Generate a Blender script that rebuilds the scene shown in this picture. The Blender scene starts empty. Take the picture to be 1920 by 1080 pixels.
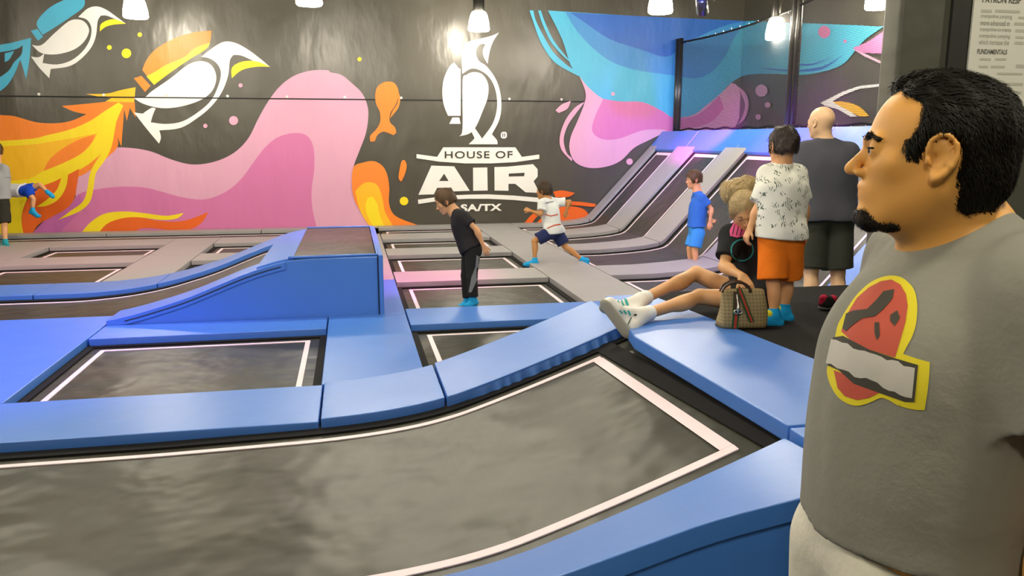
import bpy, bmesh, math, random
import numpy as np
from mathutils import Vector, Matrix
from mathutils.geometry import delaunay_2d_cdt
from mathutils.bvhtree import BVHTree
random.seed(4)
SC = bpy.context.scene
COL = SC.collection
# ------------------------------------------------------------------ camera
CF = 1500.0; PIT = math.radians(10.5); YAW = math.radians(11.3); CH = 1.55
FW = np.array([math.sin(YAW)*math.cos(PIT), math.cos(YAW)*math.cos(PIT), -math.sin(PIT)])
RT = np.array([math.cos(YAW), -math.sin(YAW), 0.0])
UP = np.cross(RT, FW)
CP = np.array([0.0, 0.0, CH])
cam = bpy.data.cameras.new('camera'); cam.lens = CF/1920*36; cam.sensor_width = 36
cam.clip_start = 0.05; cam.clip_end = 100
camo = bpy.data.objects.new('camera', cam); COL.objects.link(camo)
camo.matrix_world = Matrix(((RT[0], UP[0], -FW[0], 0), (RT[1], UP[1], -FW[1], 0), (RT[2], UP[2], -FW[2], CH), (0, 0, 0, 1)))
SC.camera = camo
SC.view_settings.view_transform = 'Standard'; SC.view_settings.look = 'None'
SC.view_settings.gamma = 1; SC.view_settings.use_curve_mapping = False
SC.view_settings.exposure = 0.0
SC.cycles.use_denoising = True
SC.cycles.max_bounces = 6
SC.cycles.sample_clamp_indirect = 6
W = bpy.data.worlds.new('hall_air'); SC.world = W; W.use_nodes = True
W.node_tree.nodes['Background'].inputs[0].default_value = (1.0, 0.96, 0.88, 1)
W.node_tree.nodes['Background'].inputs[1].default_value = 0.3
LAMP_STRENGTH = 140.0
LAMP_COLOUR = (1.0, 0.90, 0.72)


def ray(x, y): return FW + RT*((x-960)/CF) + UP*((540-y)/CF)
def P(x, y, d): return CP + ray(x, y)*d                       # pixel + distance along the view
def at_y(x, y, Y): r = ray(x, y); return CP + r*(Y/r[1])
def at_x(x, y, X): r = ray(x, y); return CP + r*(X/r[0])
def at_z(x, y, z): r = ray(x, y); return CP + r*((z-CH)/r[2])

# ------------------------------------------------------------------ materials
MATS = {}
def mat(name, col, rough=0.5, spec=0.5, bump=0.0, bscale=20.0, bdist=0.01, var=0.0, vscale=3.0, metal=0.0,
        emit=None, estr=0.0, coords='Object', stretch=(1, 1, 1), sheen=0.0, sss=0.0, detail=3.0, alpha=None):
    if name in MATS: return MATS[name]
    m = bpy.data.materials.new(name); m.use_nodes = True; MATS[name] = m
    nt = m.node_tree; b = nt.nodes['Principled BSDF']
    b.inputs['Base Color'].default_value = (*col, 1)
    b.inputs['Roughness'].default_value = rough
    b.inputs['Specular IOR Level'].default_value = spec
    b.inputs['Metallic'].default_value = metal
    if sheen: b.inputs['Sheen Weight'].default_value = sheen
    if sss:
        b.inputs['Subsurface Weight'].default_value = sss
        b.inputs['Subsurface Radius'].default_value = (0.02, 0.008, 0.004)
        b.inputs['Subsurface Scale'].default_value = 0.5
    if emit:
        b.inputs['Emission Color'].default_value = (*emit, 1); b.inputs['Emission Strength'].default_value = estr
    if alpha is not None: b.inputs['Alpha'].default_value = alpha
    if bump or var:
        tc = nt.nodes.new('ShaderNodeTexCoord'); mp = nt.nodes.new('ShaderNodeMapping')
        mp.inputs['Scale'].default_value = stretch
        nt.links.new(tc.outputs[coords], mp.inputs[0])
    if bump:
        n = nt.nodes.new('ShaderNodeTexNoise'); n.inputs['Scale'].default_value = bscale; n.inputs['Detail'].default_value = detail
        bp = nt.nodes.new('ShaderNodeBump'); bp.inputs['Strength'].default_value = bump; bp.inputs['Distance'].default_value = bdist
        nt.links.new(mp.outputs[0], n.inputs['Vector']); nt.links.new(n.outputs[0], bp.inputs['Height'])
        nt.links.new(bp.outputs[0], b.inputs['Normal'])
    if var:
        n2 = nt.nodes.new('ShaderNodeTexNoise'); n2.inputs['Scale'].default_value = vscale; n2.inputs['Detail'].default_value = 4
        mx = nt.nodes.new('ShaderNodeMix'); mx.data_type = 'RGBA'
        mx.inputs['A'].default_value = (*[c*(1-var) for c in col], 1); mx.inputs['B'].default_value = (*[min(1, c*(1+var)) for c in col], 1)
        nt.links.new(mp.outputs[0], n2.inputs['Vector']); nt.links.new(n2.outputs[0], mx.inputs['Factor'])
        nt.links.new(mx.outputs['Result'], b.inputs['Base Color'])
    return m

VINYL = dict(rough=0.40, spec=0.95, bump=0.25, bscale=3.0, bdist=0.03, var=0.05, vscale=2.0)
M_BLUE = mat('blue_vinyl', (0.056, 0.205, 0.64), **VINYL)
M_GREY = mat('grey_vinyl', (0.34, 0.335, 0.33), rough=0.5, spec=0.4, bump=0.2, bscale=4.0, bdist=0.02, var=0.06)
M_BED = mat('trampoline_mesh', (0.040, 0.040, 0.027), rough=0.40, spec=0.38, bump=0.8, bscale=1.7, bdist=0.07, var=0.5, vscale=2.4)  # colour blotches imitate the patchy sheen of light on the beds
M_TAPE = mat('white_tape', (0.86, 0.72, 0.76), rough=0.6, var=0.06, vscale=9)
M_BLACK = mat('black_webbing', (0.008, 0.008, 0.008), rough=0.8, spec=0.2, var=0.3, vscale=30)
M_CARPET = mat('black_carpet', (0.017, 0.016, 0.015), rough=0.95, spec=0.15, bump=0.4, bscale=220, bdist=0.003, var=0.25, vscale=40)
M_FLOOR = mat('dark_floor', (0.05, 0.05, 0.05), rough=0.8, var=0.2)
M_WALL = mat('black_banner_vinyl', (0.066, 0.061, 0.044), rough=0.32, spec=0.6, bump=0.55, bscale=1.0, bdist=0.10, var=0.10, vscale=1.5, coords='Object', stretch=(1.3, 1, 0.55), detail=4.0)
M_DARK = mat('dark_paint', (0.014, 0.013, 0.011), rough=0.6, var=0.2, vscale=4)
M_PALE = mat('pale_wall_paint', (0.16, 0.155, 0.14), rough=0.8, var=0.05)
M_STEEL = mat('black_gloss_pipe', (0.035, 0.033, 0.025), rough=0.28, spec=0.8, metal=0.3, var=0.2, vscale=8)
M_METAL = mat('bare_metal', (0.55, 0.54, 0.5), rough=0.3, metal=1.0, var=0.1)
M_SIL = mat('dark_seam', (0.01, 0.01, 0.01), rough=0.7, var=0.2)
def paint(name, c): return mat('banner_print_'+name, c, rough=0.42, spec=0.5, bump=0.5, bscale=1.0, bdist=0.10, var=0.05, vscale=2.5, stretch=(1.3, 1, 0.55), detail=4.0)

# ------------------------------------------------------------------ object helpers
def empty(name, loc, label=None, cat=None, group=None, kind=None):
    o = bpy.data.objects.new(name, None); COL.objects.link(o); o.location = loc; o.empty_display_size = 0.1
    tag(o, label, cat, group, kind); return o
def tag(o, label=None, cat=None, group=None, kind=None):
    if label: o['label'] = label
    if cat: o['category'] = cat
    if group: o['group'] = group
    if kind: o['kind'] = kind
    return o
def root_off(p):
    v = Vector((0, 0, 0))
    while p is not None: v = v + p.location; p = p.parent
    return v
def mk(name, verts, faces, m, parent=None, smooth=False, bevel=0.0, seg=2, solid=0.0, base=None):
    """one mesh object; verts are in world space"""
    off = root_off(parent)
    own = Vector(base) if (base is not None and parent is None) else Vector((0, 0, 0))
    me = bpy.data.meshes.new(name)
    me.from_pydata([tuple(Vector(v)-off-own) for v in verts], [], faces)
    bm = bmesh.new(); bm.from_mesh(me); bmesh.ops.recalc_face_normals(bm, faces=bm.faces); bm.to_mesh(me); bm.free()
    me.materials.append(m)
    if smooth: me.polygons.foreach_set('use_smooth', [True]*len(me.polygons))
    o = bpy.data.objects.new(name, me); COL.objects.link(o); o.parent = parent; o.location = own
    if solid:
        s = o.modifiers.new('solid', 'SOLIDIFY'); s.thickness = solid; s.offset = -1
    if bevel:
        b = o.modifiers.new('bevel', 'BEVEL'); b.width = bevel; b.segments = seg; b.limit_method = 'ANGLE'; b.angle_limit = math.radians(50)
        me.polygons.foreach_set('use_smooth', [True]*len(me.polygons))
        w = o.modifiers.new('wn', 'WEIGHTED_NORMAL')
    return o
def box_vf(x0, x1, y0, y1, z0, z1):
    v = [(x, y, z) for z in (z0, z1) for y in (y0, y1) for x in (x0, x1)]
    f = [(0, 1, 3, 2), (4, 6, 7, 5), (0, 4, 5, 1), (2, 3, 7, 6), (0, 2, 6, 4), (1, 5, 7, 3)]
    return v, f
def join_vf(parts):
    V = []; F = []
    for v, f in parts:
        n = len(V); V += list(v); F += [tuple(i+n for i in q) for q in f]
    return V, F
def box(name, x0, x1, y0, y1, z0, z1, m, parent=None, bevel=0.0, **k):
    v, f = box_vf(x0, x1, y0, y1, z0, z1)
    base = ((x0+x1)/2, (y0+y1)/2, z0) if parent is None else None
    return mk(name, v, f, m, parent, bevel=bevel, base=base, **k)
def tube_vf(pts, r, n=10, cap=True):
    pts = [Vector(p) for p in pts]; V = []; F = []
    rs = r if isinstance(r, (list, tuple)) else [r]*len(pts)
    ref = Vector((0, 0, 1))
    for i, p in enumerate(pts):
        t = (pts[min(i+1, len(pts)-1)]-pts[max(i-1, 0)]).normalized()
        if abs(t.dot(ref)) > 0.95: a = t.cross(Vector((1, 0, 0))).normalized()
        else: a = t.cross(ref).normalized()
        b = t.cross(a)
        for k in range(n):
            an = 2*math.pi*k/n
            V.append(p+(a*math.cos(an)+b*math.sin(an))*rs[i])
    for i in range(len(pts)-1):
        for k in range(n):
            F.append((i*n+k, i*n+(k+1) % n, (i+1)*n+(k+1) % n, (i+1)*n+k))
    if cap: F.append(tuple(range(n))); F.append(tuple((len(pts)-1)*n+k for k in range(n)))
    return V, F
def tube(name, pts, r, m, parent=None, n=10, **k):
    v, f = tube_vf(pts, r, n); return mk(name, v, f, m, parent, smooth=True, **k)
def sweep_vf(xs, zf, ya, yb, top, bot):
    """a slab following z=zf(x) with its sides at y=ya(x), yb(x)"""
    V = []; F = []
    fa = ya if callable(ya) else (lambda x: ya); fb = yb if callable(yb) else (lambda x: yb)
    for x in xs:
        z = zf(x)
        zb = z+bot if not callable(bot) else bot(x)
        V += [(x, fa(x), zb), (x, fb(x), zb), (x, fb(x), z+top), (x, fa(x), z+top)]
    for i in range(len(xs)-1):
        a = i*4
        for k in range(4): F.append((a+k, a+(k+1) % 4, a+4+(k+1) % 4, a+4+k))
    F.append((0, 1, 2, 3)); n = (len(xs)-1)*4; F.append((n, n+1, n+2, n+3))
    return V, F
def xs_between(a, b, step=0.08, extra=()):
    n = max(1, int(math.ceil((b-a)/step)))
    s = set(round(a+(b-a)*i/n, 4) for i in range(n+1))
    return sorted(s | set(e for e in extra if a < e < b))
flat = lambda x: 0.0

# ------------------------------------------------------------------ the setting
LN = dict(z0=-0.9)
box('floor', -9.2, 8.2, -4, 14.6, -1.0, -0.9, M_FLOOR)['kind'] = 'structure'
WY, WX = 14.25, 7.2
wall_back = box('wall_back', -9.2, WX+0.3, WY, WY+0.15, -0.9, 4.12, M_WALL); tag(wall_back, kind='structure')
wall_right = box('wall_right', WX, WX+0.15, 3.6, WY, -0.9, 4.12, M_WALL); tag(wall_right, kind='structure')
for nm, a in (('trim_1', (-9.2, WX+0.3, WY+0.02, WY+0.2, 4.12, 5.3)), ('trim_2', (WX+0.02, WX+0.2, 3.6, WY, 4.12, 5.3))):
    o = box(nm, *a, M_DARK); tag(o, kind='structure')
tag(box('wall_left', -9.4, -9.2, -4, 14.6, -0.9, 5.3, M_PALE), kind='structure')
tag(box('wall_front', -9.2, 8.2, -4.2, -4, -0.9, 5.3, M_PALE), kind='structure')
tag(box('wall_side', 8.2, 8.4, -4, 14.6, -0.9, 5.3, M_DARK), kind='structure')
ceiling = box('ceiling', -9.4, 8.4, -4.2, 14.6, 5.3, 5.4, M_DARK); tag(ceiling, kind='structure')
for i in range(7):
    y = 0.5+i*2.2
    v, f = join_vf([box_vf(-9.2, 8.2, y-0.06, y+0.06, 4.62, 4.70), box_vf(-9.2, 8.2, y-0.06, y+0.06, 5.1, 5.2)] +
                   [tube_vf([(x, y, 4.68), (x+0.35, y, 5.12), (x+0.7, y, 4.68)], 0.018, 5) for x in np.arange(-9, 8, 0.7)])
    mk('roof_truss', v, f, M_DARK, ceiling)
# horizontal seam and eyelet row across the back banner
seam = mk('banner_seam', *box_vf(-9.2, WX, WY-0.012, WY, 2.215, 2.235), M_SIL, wall_back)
for x in np.arange(-8.6, WX, 0.95):
    for z in (2.26, 4.05):
        mk('eyelet', *tube_vf([(x, WY-0.012, z), (x, WY+0.005, z)], 0.022, 8), M_METAL, wall_back)

# ------------------------------------------------------------------ mural (flat print on the banners)
def Z1(*p): return [(x/2.25, y/2.25) for x, y in p]
def Z2(*p): return [(620+x/2.4545, y/2.4545) for x, y in p]
def Z3(*p): return [(960+x/2.4545, y/2.4545) for x, y in p]
def Z6(*p): return [(760+x/3.6, 300+y/3.6) for x, y in p]
def Z5(*p): return [(820+x/7.2, 260+y/7.2) for x, y in p]
def smooth_poly(pts, sub=4, sharp=38):
    n = len(pts); out = []
    A = [np.array(p, float) for p in pts]
    def corner(i):
        a = A[i]-A[i-1]; b = A[(i+1) % n]-A[i]
        c = np.dot(a, b)/(np.linalg.norm(a)*np.linalg.norm(b)+1e-9)
        return c < math.cos(math.radians(sharp+22))
    cr = [corner(i) for i in range(n)]
    for i in range(n):
        p1, p2 = A[i], A[(i+1) % n]
        p0 = A[i-1] if not cr[i] else p1+(p1-p2)*0.3
        p3 = A[(i+2) % n] if not cr[(i+1) % n] else p2+(p2-p1)*0.3
        for k in range(sub):
            t = k/sub
            q = 0.5*((2*p1)+(p2-p0)*t+(2*p0-5*p1+4*p2-p3)*t*t+(3*p1-p0-3*p2+p3)*t**3)
            out.append((q[0], q[1]))
    return out
def clip_x(poly, xf, keep_left):
    """clip polygon against the near vertical line x = xf(y)"""
    out = []; n = len(poly)
    s = lambda p: (xf(p[1])-p[0])*(1 if keep_left else -1)
    for i in range(n):
        a, b = poly[i], poly[(i+1) % n]; sa, sb = s(a), s(b)
        if sa >= 0: out.append(a)
        if (sa >= 0) != (sb >= 0):
            t = sa/(sa-sb); out.append((a[0]+(b[0]-a[0])*t, a[1]+(b[1]-a[1])*t))
    return out
def project(p):
    k = (np.array(p)-CP) @ FW
    d = np.array(p)-CP
    return 960+CF*(d @ RT)/k, 540-CF*(d @ UP)/k
c0, c1 = project((WX, WY, 4.0)), project((WX, WY, 1.0))
corner_x = lambda y: c0[0]+(c1[0]-c0[0])*(y-c0[1])/(c1[1]-c0[1])
LAYER = [0]
def flat_mesh(name, pts3, m, parent, thick_dir, holes=()):
    """pts3: ring of 3d points lying in a plane x=const or y=const -> thin prism"""
    axis = 0 if abs(thick_dir[0]) > 0.5 else 1
    to2 = (lambda p: (p[1], p[2])) if axis == 0 else (lambda p: (p[0], p[2]))
    rings = [pts3]+list(holes)
    v2 = []; edges = []; V3 = []
    for r in rings:
        n0 = len(v2); v2 += [Vector(to2(p)) for p in r]; V3 += list(r)
        edges += [(n0+i, n0+(i+1) % len(r)) for i in range(len(r))]
    vo, eo, fo, ov, _, _ = delaunay_2d_cdt(v2, edges, [], 2, 1e-5)
    pl = pts3[0][axis]
    V = [((pl, q[0], q[1]) if axis == 0 else (q[0], pl, q[1])) for q in vo]
    if holes:
        def inside(pt, ring):
            c = False; j = len(ring)-1
            for i in range(len(ring)):
                xi, yi = to2(ring[i]); xj, yj = to2(ring[j])
                if (yi > pt[1]) != (yj > pt[1]) and pt[0] < (xj-xi)*(pt[1]-yi)/(yj-yi)+xi: c = not c
                j = i
            return c
        keep = []
        for f in fo:
            cx = sum(vo[i][0] for i in f)/len(f); cy = sum(vo[i][1] for i in f)/len(f)
            if inside((cx, cy), pts3) and not any(inside((cx, cy), h) for h in holes): keep.append(f)
        fo = keep
    return mk(name, V, [tuple(f) for f in fo], m, parent)
def art(name, px, m, smooth=True, sub=4, holes=()):
    LAYER[0] += 1
    off = 0.003+0.0003*LAYER[0]
    poly = smooth_poly(px, sub) if smooth else px
    out = []
    xsx = [p[0] for p in poly]
    if max(xsx) > 1230 and max(xsx) > corner_x(100):
        L = clip_x(poly, corner_x, True); Rr = clip_x(poly, corner_x, False)
    else: L, Rr = poly, []
    if len(L) > 2:
        ring = [at_y(x, y, WY-off) for x, y in L]; ring = [(p[0], p[1], min(max(p[2], 0.03), 4.10)) for p in ring]
        hs = [[tuple(at_y(x, y, WY-off)) for x, y in h] for h in holes]
        out.append(flat_mesh(name, ring, m, wall_back, (0, 1, 0), hs))
    if len(Rr) > 2:
        ring = [at_x(x, y, WX-off) for x, y in Rr]; ring = [(p[0], p[1], min(max(p[2], 0.03), 4.10)) for p in ring]
        out.append(flat_mesh(name, ring, m, wall_right, (1, 0, 0)))
    return out
def disc(cx, cy, r, m, name='mural_dot'):
    art(name, [(cx+r*math.cos(a), cy+r*math.sin(a)) for a in np.linspace(0, 2*math.pi, 18, endpoint=False)], m, smooth=False)
PK1 = paint('light_pink', (0.72, 0.37, 0.52)); PK2 = paint('pink', (0.64, 0.18, 0.40)); PK3 = paint('deep_pink', (0.55, 0.14, 0.41))
OR = paint('orange', (0.92, 0.24, 0.02)); ORR = paint('red_orange', (0.80, 0.13, 0.01)); AM = paint('amber', (0.93, 0.50, 0.01))
YE = paint('yellow', (0.93, 0.72, 0.01)); WH = paint('white', (0.84, 0.84, 0.80)); CY = paint('cyan', (0.07, 0.45, 0.66))
BL = paint('sky_blue', (0.05, 0.27, 0.60)); DB = paint('deep_blue', (0.02, 0.13, 0.50)); BK = paint('black', (0.035, 0.033, 0.026))
S = 'mural_shape'
art(S, Z1((320, 1000), (325, 720), (380, 650), (470, 624), (560, 625), (640, 640), (720, 672), (800, 693), (870, 690), (940, 670), (1000, 635), (1050, 580), (1090, 500), (1130, 430), (1180, 365), (1240, 320), (1310, 298), (1380, 296))
    + Z2((0, 333), (50, 345), (100, 385), (145, 430), (170, 490), (172, 550), (160, 620), (130, 700), (105, 770), (98, 850), (110, 920), (150, 990), (200, 1065)), PK1)
art(S, Z1((120, 1003), (200, 920), (290, 870), (330, 820), (400, 800), (500, 788), (600, 790), (680, 808), (760, 830), (850, 842), (920, 825), (980, 790), (1030, 740), (1080, 670), (1120, 620), (1170, 580), (1230, 562), (1280, 565), (1310, 590), (1325, 640), (1325, 720), (1315, 800), (1318, 880), (1340, 975)), PK2)
art(S, Z1((120, 1003), (200, 920), (290, 870), (331, 820), (350, 850), (320, 910), (270, 960), (250, 1003)), PK3)
art(S, Z1((-420, 500), (-100, 470), (0, 485), (60, 490), (150, 515), (230, 520), (300, 510), (365, 482), (310, 470), (260, 447), (340, 440), (440, 430), (500, 420), (568, 430), (572, 495), (548, 455), (535, 510), (524, 460), (512, 618), (497, 580), (480, 640), (300, 760), (0, 800), (-420, 800)), OR)
art(S, Z1((-420, 612), (80, 590), (200, 570), (300, 545), (380, 510), (440, 470), (500, 432), (520, 445), (492, 510), (478, 560), (468, 615), (420, 655), (370, 695), (300, 735), (230, 765), (150, 790), (60, 800), (-420, 800)), YE)
art(S, Z1((362, 396), (450, 395), (510, 380), (572, 368), (566, 432), (470, 430), (445, 428), (470, 414), (430, 410)), AM)
art(S, Z1((-420, 645), (100, 612), (200, 600), (330, 578), (410, 562), (390, 600), (330, 650), (250, 690), (185, 720), (60, 762), (-420, 750)), AM)
art(S, Z1((402, 567), (385, 605), (340, 650), (262, 690), (183, 722), (210, 672), (262, 628), (330, 590)), OR)
art(S, Z1((334, 712), (325, 780), (312, 840), (280, 880), (210, 920), (160, 950), (125, 1003), (104, 1003), (92, 950), (95, 895), (112, 850), (155, 800), (230, 765), (290, 735)), ORR)
art(S, Z1((-420, 760), (60, 790), (150, 785), (112, 845), (93, 900), (92, 950), (104, 1003), (-420, 1003)), YE)
art(S, Z1((490, 515), (470, 620), (440, 680), (405, 730), (395, 790), (380, 850), (335, 892), (245, 928), (300, 888), (350, 850), (368, 800), (380, 730), (412, 670), (447, 622), (470, 555)), YE)
art(S, Z1((288, 732), (278, 790), (247, 840), (200, 867), (153, 873), (198, 842), (240, 800), (262, 745)), YE)
art(S, Z1((326, 1003), (380, 940), (440, 902), (520, 892), (600, 898), (690, 910), (730, 907), (776, 898), (745, 922), (680, 928), (590, 917), (520, 920), (460, 942), (405, 1000)), YE)
art(S, Z1((405, 1000), (450, 945), (520, 920), (590, 917), (660, 930), (740, 935), (800, 925), (880, 894), (850, 940), (800, 968), (730, 972), (650, 963), (590, 965), (540, 990)), ORR)
B = 'painted_bird'
art(B, Z1((600, 295), (620, 250), (660, 205), (730, 165), (810, 138), (892, 129), (888, 170), (870, 205), (800, 250), (720, 305), (650, 358)), OR)
art(B, Z1((618, 322), (660, 300), (700, 275), (780, 240), (820, 205), (886, 180), (868, 208), (800, 250), (720, 305), (650, 358)), YE)
art(B, Z1((565, 330), (597, 320), (635, 362), (612, 388)), OR, smooth=False)
art(B, Z1((848, 240), (900, 200), (945, 176), (990, 180), (1040, 205), (1095, 245), (1139, 282), (1080, 262), (1020, 235), (985, 232), (970, 255), (962, 320), (935, 390), (890, 450), (830, 500), (760, 540), (672, 550), (679, 580), (671, 606), (620, 545), (565, 474), (600, 479), (612, 472), (640, 455), (657, 457), (645, 485), (636, 516), (700, 523), (770, 512), (840, 470), (893, 420), (925, 350), (931, 300), (912, 265), (880, 245)), WH)
art(B, Z1((565, 414), (610, 410), (640, 385), (720, 330), (790, 275), (840, 258), (880, 266), (905, 295), (912, 340), (890, 390), (840, 425), (760, 450), (680, 456), (605, 438)), WH)
art(B, Z1((978, 330), (977, 290), (1000, 268), (1040, 257), (1090, 261), (1139, 282), (1080, 282), (1020, 296)), YE)
art(B, Z1((-15, 192), (50, 180), (100, 167), (131, 160), (126, 240), (110, 336), (95, 280), (85, 252), (62, 310), (30, 360), (-15, 395)), CY)
art(B, Z1((-15, 222), (40, 214), (78, 203), (96, 190), (90, 230), (60, 262), (35, 300), (-15, 335)), BK)
art(B, Z1((20, 225), (60, 215), (40, 250), (20, 262)), CY)
art(B, Z1((155, 105), (170, 70), (215, 28), (270, 0), (300, -10), (358, -5), (352, 30), (300, 70), (240, 110), (180, 147)), CY)
art(B, Z1((130, 130), (158, 122), (182, 155), (160, 172)), CY, smooth=False)
art(B, Z1((330, 72), (370, 36), (410, 27), (450, 42), (490, 70), (531, 100), (490, 82), (450, 66), (425, 66), (412, 90), (405, 150), (385, 200), (340, 250), (290, 280), (214, 291), (208, 330), (165, 285), (131, 239), (165, 241), (187, 224), (180, 266), (240, 272), (300, 255), (350, 215), (380, 165), (385, 115), (365, 82)), WH)
art(B, Z1((134, 189), (175, 190), (230, 140), (290, 90), (330, 82), (360, 95), (376, 130), (355, 175), (310, 210), (240, 229), (175, 224)), WH)
art(B, Z1((421, 133), (425, 103), (455, 85), (490, 82), (531, 100), (480, 104), (445, 114)), YE)
for q in ((237, 100, 9), (205, 89, 4.5), (262, 65, 4.2), (674, 111, 4)): disc(*q, YE)
for q in ((438, 226, 8.5), (385, 236, 4), (451, 160, 4)): disc(*q, PK1)
art(S, Z2((205, 440), (215, 400), (250, 377), (290, 380), (310, 410), (312, 440), (300, 480), (275, 520), (272, 560), (295, 585), (302, 610), (290, 622), (260, 610), (240, 606), (215, 622), (203, 650), (183, 652), (182, 625), (210, 595), (228, 560), (226, 515), (210, 480)), OR)
art(S, Z2((308, 415), (320, 450), (313, 492), (290, 525), (272, 545), (285, 510), (305, 480), (311, 450)), OR)
art(S, Z2((105, 770), (150, 748), (200, 742), (240, 765), (262, 810), (270, 870), (268, 930), (285, 980), (330, 1010), (445, 1050), (215, 1062), (150, 990), (110, 920), (98, 850)), OR)
art(S, Z2((113, 880), (150, 845), (190, 840), (220, 860), (240, 920), (252, 980), (295, 1052), (205, 1060), (140, 980)), AM)
art(S, Z2((160, 950), (170, 910), (192, 905), (215, 940), (226, 990), (250, 1050), (207, 1055), (172, 1000)), YE)
art(S, Z2((313, 805), (325, 745), (340, 736), (350, 760), (342, 800), (325, 836), (315, 825)), OR)
disc(757.5, 377, 8, YE)
L = 'painted_logo'
art(L, Z2((567, 287), (590, 315), (598, 335), (598, 533), (540, 533), (520, 480), (514, 420), (522, 360), (545, 310)), WH)
art(L, Z2((560, 541), (592, 541), (598, 570), (546, 570)), WH, smooth=False)
art(L, Z2((606, 340), (603, 260), (612, 215), (640, 190), (690, 178), (740, 165), (774, 150), (748, 190), (732, 235), (722, 293), (706, 265), (700, 235), (712, 203), (685, 206), (668, 240), (682, 280), (720, 308), (765, 375), (785, 460), (778, 545), (742, 618), (765, 645), (768, 664), (635, 664), (655, 645), (662, 635), (645, 600), (664, 590), (697, 638), (745, 570), (765, 500), (762, 430), (740, 370), (700, 330), (650, 315)), WH)
art(L, Z2((607, 375), (625, 345), (660, 332), (700, 344), (725, 390), (722, 450), (700, 510), (670, 580), (640, 614), (592, 627), (607, 590)), WH)
art(L, Z2((783, 615), (790, 607), (806, 607), (811, 615), (811, 630), (804, 637), (789, 637), (783, 630)), WH, smooth=False)
art(L, Z2((790, 613), (794, 613), (794, 630), (790, 630)), BK, smooth=False)
art(L, Z2((799, 613), (803, 613), (803, 630), (799, 630)), BK, smooth=False)
art(L, Z2((395, 709), (490, 722), (518, 678), (850, 678), (880, 722), (960, 711), (960, 731), (850, 746), (740, 752), (620, 752), (500, 744), (395, 728)), WH, smooth=False)
# AIR
art(L, Z6((88, 235), (176, 38), (235, 40), (330, 43), (435, 208), (325, 212), (310, 186), (215, 188), (192, 232)), WH, smooth=False, holes=[Z6((262, 92), (292, 142), (228, 142))])
art(L, Z6((457, 52), (553, 50), (556, 206), (458, 208)), WH, smooth=False)
art(L, Z6((601, 48), (690, 45), (862, 28), (893, 62), (893, 112), (866, 143), (905, 222), (812, 218), (742, 161), (696, 161), (696, 208), (602, 206)), WH, smooth=False, holes=[Z6((698, 92), (805, 86), (802, 110), (698, 112))])
art(L, Z6((85, 268), (280, 241), (420, 234), (560, 232), (730, 240), (890, 254), (908, 257), (908, 286), (730, 270), (560, 262), (420, 262), (280, 268), (88, 297)), WH, smooth=False)
# right-hand splash
cyan = Z3((165, 48), (230, 180), (270, 300), (310, 350), (350, 400), (420, 455), (500, 467), (600, 470), (690, 510), (740, 540), (830, 530), (900, 480), (960, 430), (1010, 380), (1080, 345), (1200, 340), (1330, 345), (1450, 325), (1530, 290), (1590, 220), (1640, 170), (1745, 100), (1745, 118), (1690, 122), (1560, 115), (1300, 105), (1180, 100), (1100, 96), (1060, 96), (600, 75), (350, 60))
art(S, cyan, CY)
art(S, Z3((245, 55), (290, 130), (360, 210), (450, 280), (560, 320), (690, 340), (760, 350), (850, 360), (920, 330), (980, 260), (1020, 180), (1060, 120), (1090, 97), (600, 75)), BL)
art(S, Z3((268, 57), (330, 100), (450, 180), (600, 230), (690, 260), (740, 250), (800, 200), (900, 150), (1000, 112), (1080, 97), (600, 75)), DB)
art(S, Z3((80, 48), (98, 100), (130, 190), (180, 270), (230, 310), (310, 352), (290, 325), (248, 295), (190, 240), (145, 165), (110, 95), (98, 48)), CY)
art(S, Z3((133, 48), (155, 110), (195, 190), (275, 292), (235, 258), (180, 195), (140, 110), (120, 48)), CY)
art(S, Z3((310, 350), (350, 400), (420, 455), (500, 467), (600, 470), (690, 510), (740, 540), (830, 530), (900, 480), (960, 430), (1010, 380), (1040, 400), (1055, 470), (1040, 560), (1000, 600), (900, 612), (740, 612), (690, 618), (620, 650), (560, 682), (500, 740), (430, 768), (350, 772), (290, 745), (265, 690), (270, 630), (300, 560), (335, 470), (337, 420)), PK1)
art(S, Z3((420, 455), (500, 467), (600, 470), (690, 510), (740, 540), (850, 530), (955, 440), (975, 500), (900, 570), (740, 603), (690, 596), (600, 600), (500, 636), (430, 643), (385, 625), (368, 590), (385, 530)), PK2)
art(S, Z3((335, 468), (290, 495), (245, 555), (220, 630), (228, 690), (275, 742), (275, 728), (250, 700), (238, 640), (258, 575), (300, 515)), PK1)
art(S, Z3((200, 508), (230, 480), (271, 464), (255, 500), (215, 520)), PK1)
art(S, Z3((1032, 393), (1072, 425), (1090, 480), (1072, 545), (1038, 575), (1062, 530), (1072, 480), (1055, 432)), PK1)
art(S, Z3((1570, 220), (1640, 190), (1745, 118), (1745, 240), (1690, 246), (1600, 240)), PK2)
art(S, Z3((1565, 224), (1620, 258), (1690, 290), (1745, 310), (1745, 298), (1690, 278), (1620, 245)), PK1, smooth=False)
art(S, Z3((1140, 312), (1200, 316), (1300, 322), (1430, 305), (1530, 248), (1430, 318), (1300, 330), (1200, 322)), DB)
art(S, Z3((1285, 292), (1380, 292), (1480, 262), (1380, 300), (1285, 299)), DB)
art(S, Z3((1420, 473), (1520, 423), (1600, 395), (1745, 380), (1745, 392), (1600, 408), (1530, 435), (1475, 466), (1510, 486), (1560, 515), (1590, 538), (1560, 538), (1500, 503), (1440, 487)), WH, smooth=False)
art(S, Z3((1475, 466), (1540, 470), (1600, 492), (1645, 535), (1600, 535), (1550, 510), (1500, 484)), AM)
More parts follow.
